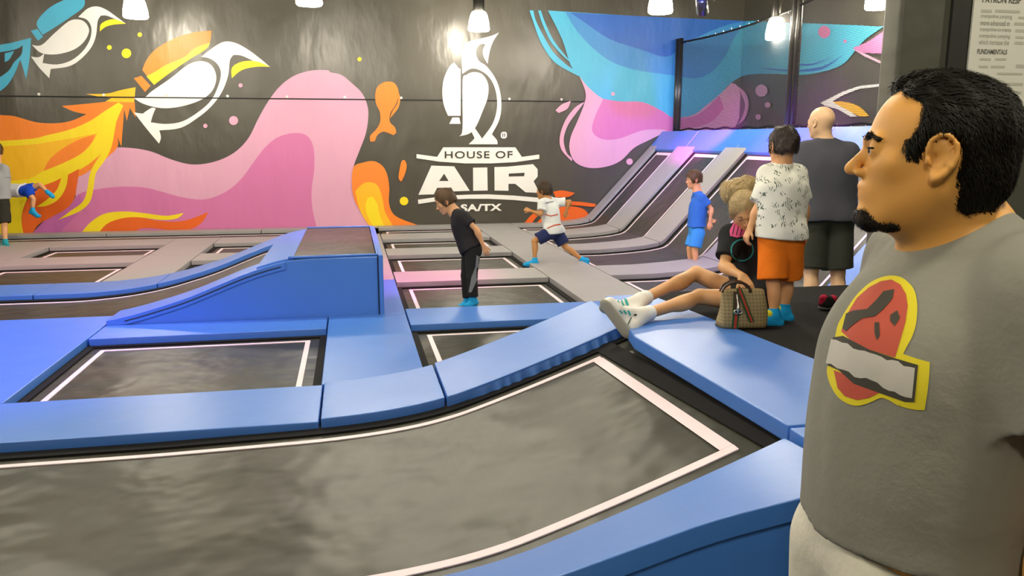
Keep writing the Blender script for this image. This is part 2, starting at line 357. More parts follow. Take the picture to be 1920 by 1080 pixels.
for q in ((541, 744, 15), (1148, 417, 28), (1176, 483, 13), (1133, 538, 13), (465, 432, 9), (1437, 147, 28), (1533, 190, 8)):
    disc(960+q[0]/2.4545, q[1]/2.4545, q[2]/2.4545, PK1 if q[0] not in (1437, 1533) else PK2)
art(S, Z3((90, 1055), (160, 980), (240, 950), (320, 958), (352, 985), (330, 1015), (290, 1055)), ORR)
art(S, Z3((35, 1055), (100, 980), (200, 930), (300, 928), (385, 938), (375, 952), (290, 945), (200, 950), (120, 992), (70, 1055)), ORR)
art(S, Z3((190, 882), (230, 876), (290, 888), (260, 906), (200, 908)), ORR)

def text_obj(name, body, mtx, m, parent, sx=1.0, sz=1.0, off=0.0, spacing=1.0, ext=0.0):
    """lettering; mtx places the text plane, sx/sz are width and cap height to reach"""
    c = bpy.data.curves.new(name, 'FONT'); c.body = body; c.offset = off; c.space_character = spacing; c.extrude = ext
    t = bpy.data.objects.new('tmp', c); COL.objects.link(t)
    dg = bpy.context.evaluated_depsgraph_get(); me = bpy.data.meshes.new_from_object(t.evaluated_get(dg))
    bpy.data.objects.remove(t)
    co = np.array([v.co[:] for v in me.vertices]); lo, hi = co.min(0), co.max(0)
    V = []
    for p in co:
        q = Vector(((p[0]-lo[0])/(hi[0]-lo[0])*sx, (p[1]-lo[1])/(hi[1]-lo[1])*sz, p[2]))
        V.append(mtx @ q)
    F = [tuple(p.vertices) for p in me.polygons]
    bpy.data.meshes.remove(me)
    return mk(name, V, F, m, parent)
def wall_text(body, x0, x1, ytop, ybot, m, **k):
    LAYER[0] += 1; Y = WY-0.004-0.0003*LAYER[0]
    a = at_y(x0, ybot, Y); b = at_y(x1, ybot, Y); c = at_y(x0, ytop, Y)
    mtx = Matrix(((1, 0, 0, a[0]), (0, 0, -1, Y), (0, 1, 0, a[2]), (0, 0, 0, 1)))
    return text_obj('lettering', body, mtx, m, wall_back, sx=b[0]-a[0], sz=c[2]-a[2], **k)
wall_text('HOUSE OF', 834, 961, 283.5, 297, BK, off=0.012, spacing=1.15)
wall_text('SA/TX', 864, 941, 383, 396.5, WH, off=0.045, spacing=1.1)
# ------------------------------------------------------------------ trampolines and pads
interp = lambda X, Z: (lambda x: float(np.interp(x, X, Z)))
def smooth_prof(X, Z):
    X = np.array(X, float); Z = np.array(Z, float)
    def f(x):
        s = 0.0
        for d in (-0.12, -0.06, 0, 0.06, 0.12): s += np.interp(x+d, X, Z)
        return float(s/5)
    return f
RP = interp([2.6, 3.3, 3.7, 4.0, 4.2, 4.28, 5.6], [0, 0.0, 0.02, 0.045, 0.08, 0.13, 1.54])       # right-hand incline
WP = smooth_prof([-9, -2.6, -2.2, -1.84, -1.38, -0.86, -0.54, 0.4], [0, 0, 0.03, 0.09, 0.22, 0.43, 0.52, 0.53])  # middle wedge
BP = smooth_prof([-9, -1, -0.2, 0.12, 0.43, 0.63, 0.95, 1.3, 1.6], [0, 0, 0.015, 0.035, 0.08, 0.14, 0.25, 0.38, 0.50])  # foreground incline
PT = 0.065   # pad height above the beds

def bed_set(root, x0, x1, y0, y1, zf=flat, inset=0.125, tw=0.036, tape_x0=None, tape_x1=None, marg=0.05):
    """bed, tape outline and black edge webbing of one trampoline"""
    X = xs_between(x0-marg, x1+marg, 0.06 if zf is not flat else 9)
    mk('bed', *sweep_vf(X, zf, y0-marg, y1+marg, 0.0, -0.012), M_BED, root, smooth=False)
    a, b = x0+inset if tape_x0 is None else tape_x0, x1-inset if tape_x1 is None else tape_x1
    parts = []
    xx = xs_between(a, b, 0.06 if zf is not flat else 9)
    for c in (y0+inset, y1-inset-tw): parts.append(sweep_vf(xx, zf, c, c+tw, 0.006, 0.001))
    parts.append(sweep_vf(xs_between(a, a+tw, 0.02), zf, y0+inset+tw, y1-inset-tw, 0.0065, 0.001))
    parts.append(sweep_vf(xs_between(b-tw, b, 0.02), zf, y0+inset+tw, y1-inset-tw, 0.0065, 0.001))
    mk('tape_outline', *join_vf(parts), M_TAPE, root)
    parts = []; w = 0.055
    xx = xs_between(x0, x1, 0.06 if zf is not flat else 9)
    for c in (y0, y1-w): parts.append(sweep_vf(xx, zf, c, c+w, 0.012, 0.001))
    parts.append(sweep_vf(xs_between(x0, x0+w, 0.03), zf, y0+w, y1-w, 0.012, 0.001))
    parts.append(sweep_vf(xs_between(x1-w, x1, 0.03), zf, y0+w, y1-w, 0.012, 0.001))
    mk('edge_webbing', *join_vf(parts), M_BLACK, root)
def frame_under(root, x0, x1, y0, y1, z=-0.02):
    V, F = join_vf([tube_vf([(x, y, -0.9), (x, y, -0.03)], 0.025, 6) for x in (x0, x1) for y in (y0, y1)] +
                   [tube_vf([(x0, y, -0.04), (x1, y, -0.04)], 0.025, 6) for y in (y0, y1)] + [tube_vf([(x, y0, -0.04), (x, y1, -0.04)], 0.025, 6) for x in (x0, x1)])
    mk('steel_frame', V, F, M_STEEL, root)
def tramp(x0, x1, y0, y1, label, group='flat court trampolines', **k):
    r = empty('trampoline', ((x0+x1)/2, (y0+y1)/2, -0.9), label, 'trampoline', group)
    bed_set(r, x0, x1, y0, y1, **k); frame_under(r, x0-0.06, x1+0.06 if k.get('zf', flat) is flat else 4.2, y0-0.06, y1+0.06); return r
G = 0.006
def pad(x0, x1, y0, y1, m, label, zf=flat, group='frame pads', top=PT, bot=0.0, step=0.07, skirt=True):
    X = xs_between(x0+G, x1-G, step) if zf is not flat else [x0+G, x1-G]
    v, f = sweep_vf(X, zf, y0+G, y1-G, top, bot)
    o = mk('frame_pad', v, f, m, None, bevel=0.006, base=((x0+x1)/2, (y0+y1)/2, zf((x0+x1)/2)))
    tag(o, label, 'pad', group); return o
ROW = [(4.88, 6.40), (7.05, 8.42), (9.12, 10.48), (11.15, 12.22), (12.95, 13.86)]
RN = ['nearest', 'second', 'third', 'fourth', 'fifth']
# columns
CX = (0.49, 2.10); BX = (-2.0, -0.23); LX = (-4.2, -2.65); KX = (-6.5, -4.85)
for i, (a, b) in enumerate(ROW):
    tramp(CX[0]-0.06, CX[1]-0.0, a, b, '%s flat trampoline back in the column right of the blue wedge' % RN[i])
tramp(BX[0], BX[1], *ROW[0], 'flat trampoline in front of the blue wedge, below its side panel')
tramp(BX[0]+0.0, BX[1], *ROW[2], 'flat trampoline mostly hidden just behind the blue wedge ramp')
tramp(BX[0]+0.0, BX[1], *ROW[3], 'small visible trampoline corner behind the blue wedge, near the wall')
tramp(LX[0], LX[1], *ROW[2], 'flat trampoline with grey surround behind the left lane')
tramp(LX[0], LX[1], *ROW[3], 'flat grey-framed trampoline at left, one row nearer the mural')
tramp(KX[0], KX[1], *ROW[2], 'trampoline cut by the left edge of the frame behind the lane')
tramp(KX[0], KX[1], *ROW[3], 'trampoline at far left edge under the standing child')
tramp(-8.6, -0.35, *ROW[4], 'long narrow trampoline strip right below the left mural')
ROWR = [(4.88, 5.95), (6.60, 8.42)]+ROW[2:]
for i, (a, b) in enumerate(ROWR):
    tramp(2.80, 5.52, a, b, '%s trampoline back that curves up the right-hand incline' % RN[i], 'trampolines curving up the right wall', zf=RP)
# walkway strips (run away from the camera)
YS = [(4.88, 6.88), (6.88, 8.62), (8.62, 11.0), (11.0, 13.86)]
WHERE = ['nearest', 'second', 'third', 'farthest']
for i, (a, b) in enumerate(YS):
    pad(-0.23, 0.43, a, b, M_BLUE if i < 2 else M_GREY, ('blue' if i < 2 else 'grey')+' walkway pad, %s of the strip right of the blue wedge' % WHERE[i], group='walkway pads')
for i, (a, b) in enumerate([(4.88, 7.05), (7.05, 9.12), (9.12, 11.15), (11.15, 13.86)]):
    pad(2.10, 2.80, a, b, M_BLUE if i < 1 else M_GREY, ('blue' if i < 1 else 'grey')+' walkway pad, %s of the strip under the running child' % WHERE[i], group='walkway pads')
for i, (a, b) in enumerate([(9.1, 11.0), (11.0, 12.95)]):
    pad(-2.65, -2.0, a, b, M_GREY, 'grey walkway pad left of the wedge, %s half' % ['nearer', 'farther'][i], group='walkway pads')
    pad(-4.85, -4.2, a, b, M_GREY, 'grey walkway pad near the left frame edge, %s half' % ['nearer', 'farther'][i], group='walkway pads')
# cross pads
for i in range(4):
    a, b = ROW[i][1], ROW[i+1][0]
    bl = i == 0
    col = 'blue' if bl else 'grey'
    pad(0.43, 2.10, a, b, M_BLUE if bl else M_GREY, '%s cross pad between the %s and %s trampolines right of the wedge' % (col, RN[i], RN[i+1]), group='cross pads')
    a, b = ROWR[i][1], ROWR[i+1][0]
    pad(2.80, 4.2, a, b, M_BLUE if bl else M_GREY, '%s flat pad at the foot of the right incline behind the %s row' % (col, RN[i]), zf=RP, group='cross pads')
    pad(4.2, 5.50, a, b, M_BLUE if bl else M_GREY, '%s sloping pad up the right incline between the %s and %s rows' % (col, RN[i], RN[i+1]), zf=RP, group='sloping pads')
    a, b = ROW[i][1], ROW[i+1][0]
    if i >= 2:
        pad(-2.0, -0.23, a, b, M_GREY, 'grey cross pad behind the wedge, %s from the mural' % ['second', 'first'][i-2], group='cross pads')
        pad(LX[0], LX[1], a, b, M_GREY, 'grey cross pad of the left column, %s from the mural' % ['second', 'first'][i-2], group='cross pads')
        pad(KX[0], KX[1], a, b, M_GREY, 'grey cross pad at the left frame edge, %s from the mural' % ['second', 'first'][i-2], group='cross pads')
for k, (a, b) in enumerate(((-8.6, -6.2), (-6.2, -3.9), (-3.9, -1.5), (-1.5, 0.43), (0.43, 2.8))):
    pad(a, b, 13.86, 14.22, M_GREY, 'narrow grey pad along the mural foot, %s from the left' % ['first', 'second', 'third', 'fourth', 'fifth'][k], group='wall foot pads')
pad(2.8, 4.2, 13.86, 14.22, M_GREY, 'grey pad at the mural foot where the incline starts', zf=RP, group='wall foot pads')
pad(4.2, 5.5, 13.86, 14.22, M_GREY, 'grey sloping pad climbing beside the mural', zf=RP, group='sloping pads')
pad(2.8, 5.5, 4.2, 4.88, M_BLUE, 'blue pad behind the carpeted platform, hidden by the people', zf=flat, group='cross pads')
pad(-0.35, 0.43, 13.86-0.9, 13.859, M_GREY, 'grey pad closing the narrow strip at the mural foot', group='walkway pads')
# front pads along the foreground ramp
pad(-4.2, -2.1, 4.2, 4.88, M_BLUE, 'blue front pad at the left frame edge', group='front pads')
pad(-2.1, -0.21, 4.2, 4.88, M_BLUE, 'long blue front pad below the near flat trampoline', group='front pads')
pad(-0.21, 0.47, 4.2, 4.88, M_BLUE, 'short square blue front pad left of the rising pad', zf=BP, group='front pads')
pad(-4.2, -2.0, 4.88, 7.25, M_BLUE, 'wide violet-lit blue pad at left of the near trampoline', group='wide pads')
pad(-6.4, -4.2, 4.88, 7.25, M_BLUE, 'wide blue pad outside the left frame edge', group='wide pads')
pad(-2.0, -0.23, 6.40, 6.86, M_BLUE, 'blue pad between the near trampoline and the wedge side', group='front pads')
# ------------------------------------------------------------------ middle lane and wedge ramp
wr = empty('wedge_ramp', (-0.8, 8.0, 0.0), 'blue vinyl wedge ramp with dark top deck and curved lane', 'ramp')
Yn, Yf = 6.87, 9.2
X = xs_between(-6.4, -0.62, 0.06)
mk('bed', *sweep_vf(X, WP, 7.2, 8.50, 0.0, -0.012), M_BED, wr)
mk('tape_outline', *sweep_vf(xs_between(-6.4, -0.80, 0.06), WP, 8.27, 8.305, 0.006, 0.001), M_TAPE, wr)
mk('edge_webbing', *sweep_vf(xs_between(-6.4, -0.72, 0.06), WP, 8.36, 8.45, 0.012, 0.001), M_BLACK, wr)
Xs = xs_between(-1.98, 0.20, 0.06)
mk('side_panel', *sweep_vf(Xs, lambda x: max(WP(x)-0.01+0.05*min(1, max(0, (x+0.64)/0.08)), 0.03), Yn, Yn+0.05, 0.0, lambda x: 0.0), M_BLUE, wr, bevel=0.008)
mk('side_panel', *sweep_vf(Xs, lambda x: max(WP(x)-0.01, 0.03), Yf-0.05, Yf, 0.0, lambda x: 0.0), M_BLUE, wr, bevel=0.008)
mk('end_panel', *box_vf(0.205, 0.245, Yn-0.015, Yf, 0.0, 0.585), M_BLUE, wr, bevel=0.01)
mk('border_pad', *sweep_vf(xs_between(-1.99, -0.56, 0.06), WP, Yn-0.01, 7.27, 0.04, -0.03), M_BLUE, wr, bevel=0.006)
for a, b in ((-6.4, -3.1), (-3.1, -1.95), (-1.95, -0.56)):
    mk('border_pad', *sweep_vf(xs_between(a+0.005, b-0.005, 0.06), WP, 8.47, 9.12, 0.055, -0.03), M_BLUE, wr, bevel=0.006)
mk('coping_pad', *sweep_vf(xs_between(-0.80, -0.50, 0.05), WP, Yn+0.02, 9.15, 0.058, -0.02), M_BLUE, wr, bevel=0.006)
mk('top_deck', *box_vf(-0.50, 0.185, Yn+0.035, Yf-0.03, 0.50, 0.578), M_BED, wr, bevel=0.006)
mk('deck_piping', *tube_vf([(-0.54, Yn+0.015, 0.578), (0.20, Yn+0.015, 0.582), (0.20, Yf-0.015, 0.582), (-0.5, Yf-0.015, 0.58)], 0.012, 8), M_BLUE, wr, smooth=True)
mk('pad_seam', *tube_vf([(x, Yn-0.012, WP(x)+0.005) for x in xs_between(-1.85, -0.6, 0.1)], 0.004, 5), M_SIL, wr)
mk('pad_seam', *tube_vf([(0.20, Yn-0.012, 0.01), (0.20, Yn-0.012, 0.57)], 0.004, 5), M_SIL, wr)
# ------------------------------------------------------------------ foreground incline
fr = empty('incline_trampoline', (0.2, 3.3, -0.9), 'large foreground trampoline curving up to the platform corner, white tape outline', 'trampoline')
def skew_x(y): return 1.49-(y-2.5)*0.085
X = xs_between(-4.2, 1.52, 0.05)
mk('bed', *sweep_vf(X, BP, 2.2, 4.25, 0.0, -0.012), M_BED, fr, smooth=False)
xx = xs_between(-4.2, 1.30, 0.05); xr = xs_between(1.262, 1.302, 0.02)
parts = [sweep_vf(xx, BP, 4.02, 4.058, 0.006, 0.001), sweep_vf(xx+[1.34, 1.381], BP, 2.60, 2.645, 0.006, 0.001)]
V = []; F = []
for j, y in enumerate(np.linspace(2.645, 4.02, 12)):
    xa = 1.33-(y-2.6)*0.055
    V += [(xa, y, BP(xa)+0.0065), (xa+0.052, y, BP(xa+0.052)+0.0065)]
    if j: F.append((2*j-2, 2*j-1, 2*j+1, 2*j))
parts.append((V, F))
mk('tape_outline', *join_vf(parts), M_TAPE, fr)
parts = [sweep_vf(xs_between(-4.2, 1.5, 0.05), BP, 4.12, 4.25, 0.012, 0.001)]
V = []; F = []
for j, y in enumerate(np.linspace(2.3, 4.2, 12)):
    xa = skew_x(y)-0.045
    V += [(xa, y, BP(xa)+0.012), (xa+0.09, y, BP(xa+0.09)+0.02)]
    if j: F.append((2*j-2, 2*j-1, 2*j+1, 2*j))
parts.append((V, F))
mk('edge_webbing', *join_vf(parts), M_BLACK, fr)
# rising pad on the far side of the incline
v, f = sweep_vf(xs_between(0.475, 1.50, 0.05), BP, 4.19, lambda x: 4.88, PT+0.005, -0.01)
o = mk('rising_pad', v, f, M_BLUE, None, bevel=0.006, base=(1.0, 4.5, 0.2)); tag(o, 'light blue pad rising beside the foreground trampoline to the white sneakers', 'pad', 'sloping pads')
v, f = sweep_vf(xs_between(0.475, 1.50, 0.05), lambda x: BP(x)-0.02, 4.82, 4.88, 0.0, lambda x: -0.01)
mk('pad_skirt', v, f, M_BLUE, o)
V = []; F = []
for i, x in enumerate(np.arange(0.60, 1.49, 0.0125)):
    a_ = min(1, (x-0.60)/0.15)*min(1, (1.49-x)/0.1)
    for j, t in enumerate((0.0, 0.35, 0.7, 1.0)):
        V.append((x, 4.181-0.016*a_*t*(1+math.sin(x*88+1.3*math.sin(x*23)-2.2*t)), BP(x)+PT-0.004-0.105*t))
    if i:
        for j in range(3): F.append((4*i-4+j, 4*i-3+j, 4*i+1+j, 4*i+j))
mk('loose_vinyl_flap', V, F, M_BLUE, o, smooth=True)
# near pad: inner edge follows the bed, outer edge at platform height
def loft(rows, name, m, parent=None, **k):
    V = [p for r in rows for p in r]; n = len(rows[0]); F = []
    for i in range(len(rows)-1):
        for j in range(n): F.append((i*n+j, i*n+(j+1) % n, (i+1)*n+(j+1) % n, (i+1)*n+j))
    F.append(tuple(range(n))); F.append(tuple((len(rows)-1)*n+j for j in range(n)))
    return mk(name, V, F, m, parent, **k)
def near_rows(a, b, step=0.08):
    rows = []
    for x in xs_between(a, b, step):
        yo = 1.69+0.25*(x-0.3) if x < 1.4 else 1.965
        yi = 2.44; zi = BP(min(x, 1.5))+PT+0.005 if x < 1.5 else 0.555
        zo = min(0.55, 0.43+0.1*(x+0.3)) if x < 1.0 else 0.552
        rows.append([(x, yo, zo), (x, yi, zi), (x, yi, zi-0.07), (x, yo, zo-0.07)])
    return rows
o = loft(near_rows(-1.6, 0.0), 'near_pad', M_BLUE, None, bevel=0.006, base=(-0.8, 2.0, 0.2)); tag(o, 'blue pad below the picture edge beside the large trampoline', 'pad', 'near edge pads')
o = loft(near_rows(0.01, 1.47), 'near_pad', M_BLUE, None, bevel=0.006, base=(0.8, 2.0, 0.3)); tag(o, 'broad blue sloping pad at bottom right, nearest the camera', 'pad', 'near edge pads')
sk = [[(x, r[0][1]+0.01, r[0][2]-0.03), (x, r[0][1]+0.06, r[0][2]-0.03), (x, r[0][1]+0.06, 0.0), (x, r[0][1]+0.01, 0.0)] for x, r in zip(xs_between(-1.6, 3.2, 0.08), near_rows(-1.6, 3.2))]
o2 = loft(sk, 'side_skirt', M_BLUE, None, bevel=0.006, base=(0.8, 1.9, 0)); tag(o2, 'dark blue vertical side skirt at bottom right beside the man', 'panel')
tag(loft([[(x, 1.965, 0.552), (x, 2.44, 0.552), (x, 2.44, 0.48), (x, 1.965, 0.48)] for x in (1.485, 3.2)], 'near_pad', M_BLUE, None, bevel=0.006, base=(2.3, 2.2, 0.48)), 'blue pad edging the platform, mostly hidden behind the man', 'pad', 'near edge pads')
# platform edge pad (two pieces) and platform
def plat(ya, yb):
    xi = lambda y: 1.49-(y-2.45)*0.065 if y < 3.8 else 1.402+(y-3.8)*0.18; xo = lambda y: 2.16-(y-2.45)*0.11
    return [[(xi(y), y, 0.555), (xo(y), y, 0.555), (xo(y), y, 0.48), (xi(y), y, 0.485)] for y in (ya, 3.1, 3.8, 4.2, yb)]
tag(loft(plat(2.455, 4.875), 'edge_pad', M_BLUE, None, bevel=0.007, base=(1.8, 3.6, 0.48)), 'light blue edge pad between the foreground trampoline and black platform', 'pad')
pf = empty('platform', (3.0, 3.7, -0.9), 'raised platform covered with black carpet under the woman and boy', 'platform')
mk('carpet', [(2.165, 2.45, 0.55), (4.4, 2.45, 0.55), (4.4, 4.95, 0.55), (1.90, 4.95, 0.55), (2.165, 2.45, 0.49), (4.4, 2.45, 0.49), (4.4, 4.95, 0.49), (1.90, 4.95, 0.49)],
   [(0, 1, 2, 3), (4, 5, 6, 7), (0, 1, 5, 4), (1, 2, 6, 5), (2, 3, 7, 6), (3, 0, 4, 7)], M_CARPET, pf, bevel=0.006)
mk('base', *box_vf(1.62, 4.35, 2.5, 4.86, -0.9, 0.478), M_BLACK, pf)
tag(box('floor_walkway', -9.2, 8.2, -4, 1.66, -0.9, 0.0, M_CARPET), kind='structure')
# ledge at the top of the incline with netting
LY0, LY1 = 4.3, 14.2
for k, (a, b) in enumerate(((4.3, 6.7), (6.7, 8.75), (8.75, 10.8), (10.8, 12.58), (12.58, 14.2))):
    rows = [[(5.40, y, 1.385), (5.66, y, 1.70), (5.84, y, 1.70), (5.84, y, 1.3), (5.44, y, 1.30)] for y in (a+0.005, b-0.005)]
    o = loft(rows, 'ledge_pad', M_BLUE, None, bevel=0.006, base=(5.6, (a+b)/2, 1.3)); tag(o, 'blue ledge pad along the incline top, %s from the mural' % ['fifth', 'fourth', 'third', 'second', 'first'][k], 'pad', 'ledge pads')
o = box('ledge_support', 5.5, 5.82, LY0, LY1, -0.9, 1.3, M_BLACK); tag(o, 'black support wall behind the right-hand inclines', 'wall')
nf = empty('safety_net', (5.86, 10, 1.7), 'black safety net on gloss black posts above the purple ledge', 'net')
for y in (14.08, 10.17, 6.4):
    for dy, r in ((0.0, 0.05), (-0.115, 0.042)):
        mk('post', *tube_vf([(5.87, y+dy, 1.3), (5.87, y+dy, 3.33 if y > 12 else 4.9)], r, 12), M_STEEL, nf, smooth=True)
mk('top_rope', *tube_vf([(5.86, y, 3.26-0.05*math.sin(math.pi*min(1, (14.05-y)/3.9))) for y in np.arange(14.05, 10.1, -0.2)] + [(5.86, 10.1, 3.28), (5.86, 6.4, 3.6)], 0.016, 8), M_BLACK, nf, smooth=True)
mk('bottom_rope', *tube_vf([(5.85, y, 1.73+0.012*math.sin(y*9)) for y in np.arange(14.05, 4.5, -0.15)], 0.016, 8), M_BLACK, nf, smooth=True)
parts = [tube_vf([(5.85, y, 1.70), (5.85, y, 1.745)], 0.007, 5) for y in np.arange(4.8, 14, 0.28)] + [tube_vf([(5.855, y, 3.225), (5.855, y, 3.245)], 0.006, 5) for y in np.arange(10.3, 14, 0.28)]
mk('net_clips', *join_vf(parts), M_METAL, nf)['kind'] = 'stuff'
nm = bpy.data.materials.new('net_mesh'); nm.use_nodes = True; nt = nm.node_tree; nb = nt.nodes['Principled BSDF']
nb.inputs['Base Color'].default_value = (0.02, 0.02, 0.02, 1); nb.inputs['Roughness'].default_value = 0.7
tc = nt.nodes.new('ShaderNodeTexCoord'); sep = nt.nodes.new('ShaderNodeSeparateXYZ'); nt.links.new(tc.outputs['Object'], sep.inputs[0])
def mnode(op, a, b=None):
    n = nt.nodes.new('ShaderNodeMath'); n.operation = op
    for i, q in enumerate((a, b)):
        if q is None: continue
        if isinstance(q, (int, float)): n.inputs[i].default_value = q
        else: nt.links.new(q, n.inputs[i])
    return n.outputs[0]
fy = mnode('LESS_THAN', mnode('FRACT', mnode('MULTIPLY', sep.outputs[1], 52)), 0.25)
fz = mnode('LESS_THAN', mnode('FRACT', mnode('MULTIPLY', sep.outputs[2], 52)), 0.25)
nt.links.new(mnode('MAXIMUM', fy, fz), nb.inputs['Alpha'])
V = []; F = []
ys = list(np.arange(4.5, 14.06, 0.25))+[14.06]
for y in ys:
    zt = 3.6-(y-6.4)*0.32/3.7 if y < 10.1 else 3.26-0.05*math.sin(math.pi*min(1, (14.05-y)/3.9))
    V += [(5.86, y, 1.73), (5.86+0.01*math.sin(y*3), y, (1.73+zt)/2), (5.86, y, zt)]
for i in range(len(ys)-1):
    for j in (0, 1): F.append((3*i+j, 3*i+3+j, 3*i+4+j, 3*i+1+j))
mk('mesh_sheet', V, F, nm, nf)
# ------------------------------------------------------------------ padded wall panel with rules poster (right)
PW = 3.0
XP0 = at_y(1652, 60, PW+0.12)[0]
pwl = mk('wall_panel', *box_vf(XP0, 4.6, PW, PW+0.12, 0.55, 4.9), mat('dark_wall_padding', (0.085, 0.085, 0.06), rough=0.5, spec=0.5, bump=0.6, bscale=2.2, bdist=0.06, var=0.15, vscale=3), None, bevel=0.02, base=(3.3, PW, 0.55))
pwl['kind'] = 'structure'
ax = at_y(1812, 130, PW)[0]; zb = at_y(1920, 265, PW)[2]
mk('wall_strip', *box_vf(ax-0.105, ax-0.022, PW-0.02, PW, 0.6, 4.8), mat('dark_post_paint', (0.02, 0.02, 0.014), rough=0.6, var=0.2), pwl, bevel=0.004)
ps = empty('rules_poster', (ax+0.5, PW, zb), 'white printed rules poster on the dark wall behind the man', 'poster')
box('sheet', ax-0.012, ax+0.95, PW-0.022, PW-0.012, zb, 3.1, mat('poster_paper', (0.80, 0.80, 0.68), rough=0.55, var=0.02), ps)
M_INK = mat('grey_ink', (0.12, 0.12, 0.10), rough=0.7, var=0.1); M_INK2 = mat('faded_ink', (0.55, 0.55, 0.44), rough=0.7, var=0.15, vscale=60)
M_INK3 = mat('mid_ink', (0.33, 0.33, 0.27), rough=0.7, var=0.15, vscale=60)
def ptext(body, x, y, px_w, px_h, m, off=0.0, name='lettering'):
    a = at_y(x, y, PW-0.0235); s = a @ FW - CP @ FW; k = s/CF
    mtx = Matrix(((1, 0, 0, a[0]), (0, 0, -1, PW-0.0235), (0, 1, 0, a[2]), (0, 0, 0, 1)))
    text_obj(name, body, mtx, m, ps, sx=px_w*k*1.03, sz=px_h*k, off=off)
def pbar(x, y, w, h, m=None):
    a = at_y(x, y, PW-0.0235); k = (a @ FW - CP @ FW)/CF
    mk('blurred_print', [(a[0], PW-0.0232, a[2]), (a[0]+w*k, PW-0.0232, a[2]), (a[0]+w*k, PW-0.0232, a[2]+h*k), (a[0], PW-0.0232, a[2]+h*k)], [(0, 1, 2, 3)], m or M_INK2, ps)
ptext('PATRON RESP', 1842, 4.5, 82, 12, M_INK, 0.02)
ptext('trampoline jumping', 1839, 35, 66, 9, M_INK3)
ptext('more advanced m', 1838, 47, 62, 9, M_INK3, 0.012)
ptext('trampoline-to-tramp', 1837, 60, 66, 9, M_INK3)
ptext('trampoline jumping,', 1836, 72, 66, 9, M_INK3)
ptext('which increase the', 1835, 83, 64, 9, M_INK3)
ptext('FUNDAMENTALS', 1832, 101, 63, 9, M_INK, 0.02)
ptext('UNSEL', 1886, 191, 28, 8, M_INK3, 0.015)
for q in ((1840, 23, 23, 5), (1866, 23, 54, 5), (1910, 35, 14, 4), (1902, 47, 22, 5), (1904, 60, 20, 5), (1904, 72, 18, 4), (1902, 83, 20, 5), (1837, 113, 24, 4), (1866, 113, 24, 4), (1835, 127, 20, 4), (1858, 127, 30, 4), (1905, 127, 18, 6),
          (1870, 140, 55, 4), (1875, 160, 50, 5), (1872, 176, 50, 5), (1888, 207, 36, 4), (1888, 220, 8, 4), (1900, 220, 22, 4), (1892, 250, 30, 5)): pbar(*q)

# ------------------------------------------------------------------ ceiling lamps
M_LAMP = mat('lit_lamp_diffuser', (0.9, 0.88, 0.8), rough=0.4, emit=LAMP_COLOUR, estr=LAMP_STRENGTH)
def lathe_vf(c, prof, n=20):
    V = []; F = []
    for r, z in prof:
        for k in range(n):
            a = 2*math.pi*k/n; V.append((c[0]+r*math.cos(a), c[1]+r*math.sin(a), c[2]+z))
    for i in range(len(prof)-1):
        for k in range(n): F.append((i*n+k, i*n+(k+1) % n, (i+1)*n+(k+1) % n, (i+1)*n+k))
    F.append(tuple(range(n))); F.append(tuple((len(prof)-1)*n+k for k in range(n)))
    return V, F
_lamp = []
def lamp(x, y, z, label, s=1.0):
    r = empty('ceiling_lamp', (x, y, z), label, 'lamp', 'hanging bell lamps')
    if not _lamp:
        c = (x, y, z)
        a = mk('lit_shade', *lathe_vf(c, [(0.150, 0.0), (0.165, 0.02), (0.160, 0.10), (0.135, 0.22), (0.105, 0.28)]), M_LAMP, r, smooth=True)
        b = mk('ballast_housing', *lathe_vf(c, [(0.085, 0.28), (0.09, 0.31), (0.09, 0.52), (0.06, 0.56)]), M_STEEL, r, smooth=True)
        d = mk('cord', *tube_vf([(x, y, z+0.56), (x, y, 5.3)], 0.01, 6), M_BLACK, r)
        _lamp.extend([a, b, d])
    else:
        for q in _lamp:
            o = q.copy(); COL.objects.link(o); o.parent = r
    return r
def lamp_px(px, py, w, label, z=3.22, sc=1.0):
    # the fixtures hang with their rims 3.2 m up
    q = at_z(px, py, z)
    r = lamp(q[0], q[1], z, label); r.scale = (sc, sc, 1.0); return r
lamp_px(580, 10, 44, 'lit bell lamp at the top edge left of the centre logo')
lamp_px(255, 34, 48, 'lit bell lamp above the flying orange bird')
lamp_px(898, 58, 38, 'lit bell lamp just above the white bird logo head')
lamp_px(1238, 25, 42, 'lit bell lamp in front of the blue paint splash')
lamp_px(1453, 74, 34, 'small lit bell lamp beside the tall net post', 2.92, 0.8)
lamp_px(1646, 17, 30, 'lit bell lamp cut by the padded wall at right')
for i, (x, y) in enumerate(((-6.5, 7.5), (-3.2, 7.5), (0.2, 7.6), (3.5, 7.6), (-6.2, 4.2), (-2.6, 4.4), (0.7, 4.5), (3.4, 4.4), (-3.6, 1.4), (1.3, 0.2), (5.2, 1.0), (-0.9, -1.6))):
    lamp(x, y, 3.22 if y > 6.5 else 3.6, 'lit bell lamp overhead, outside the picture')
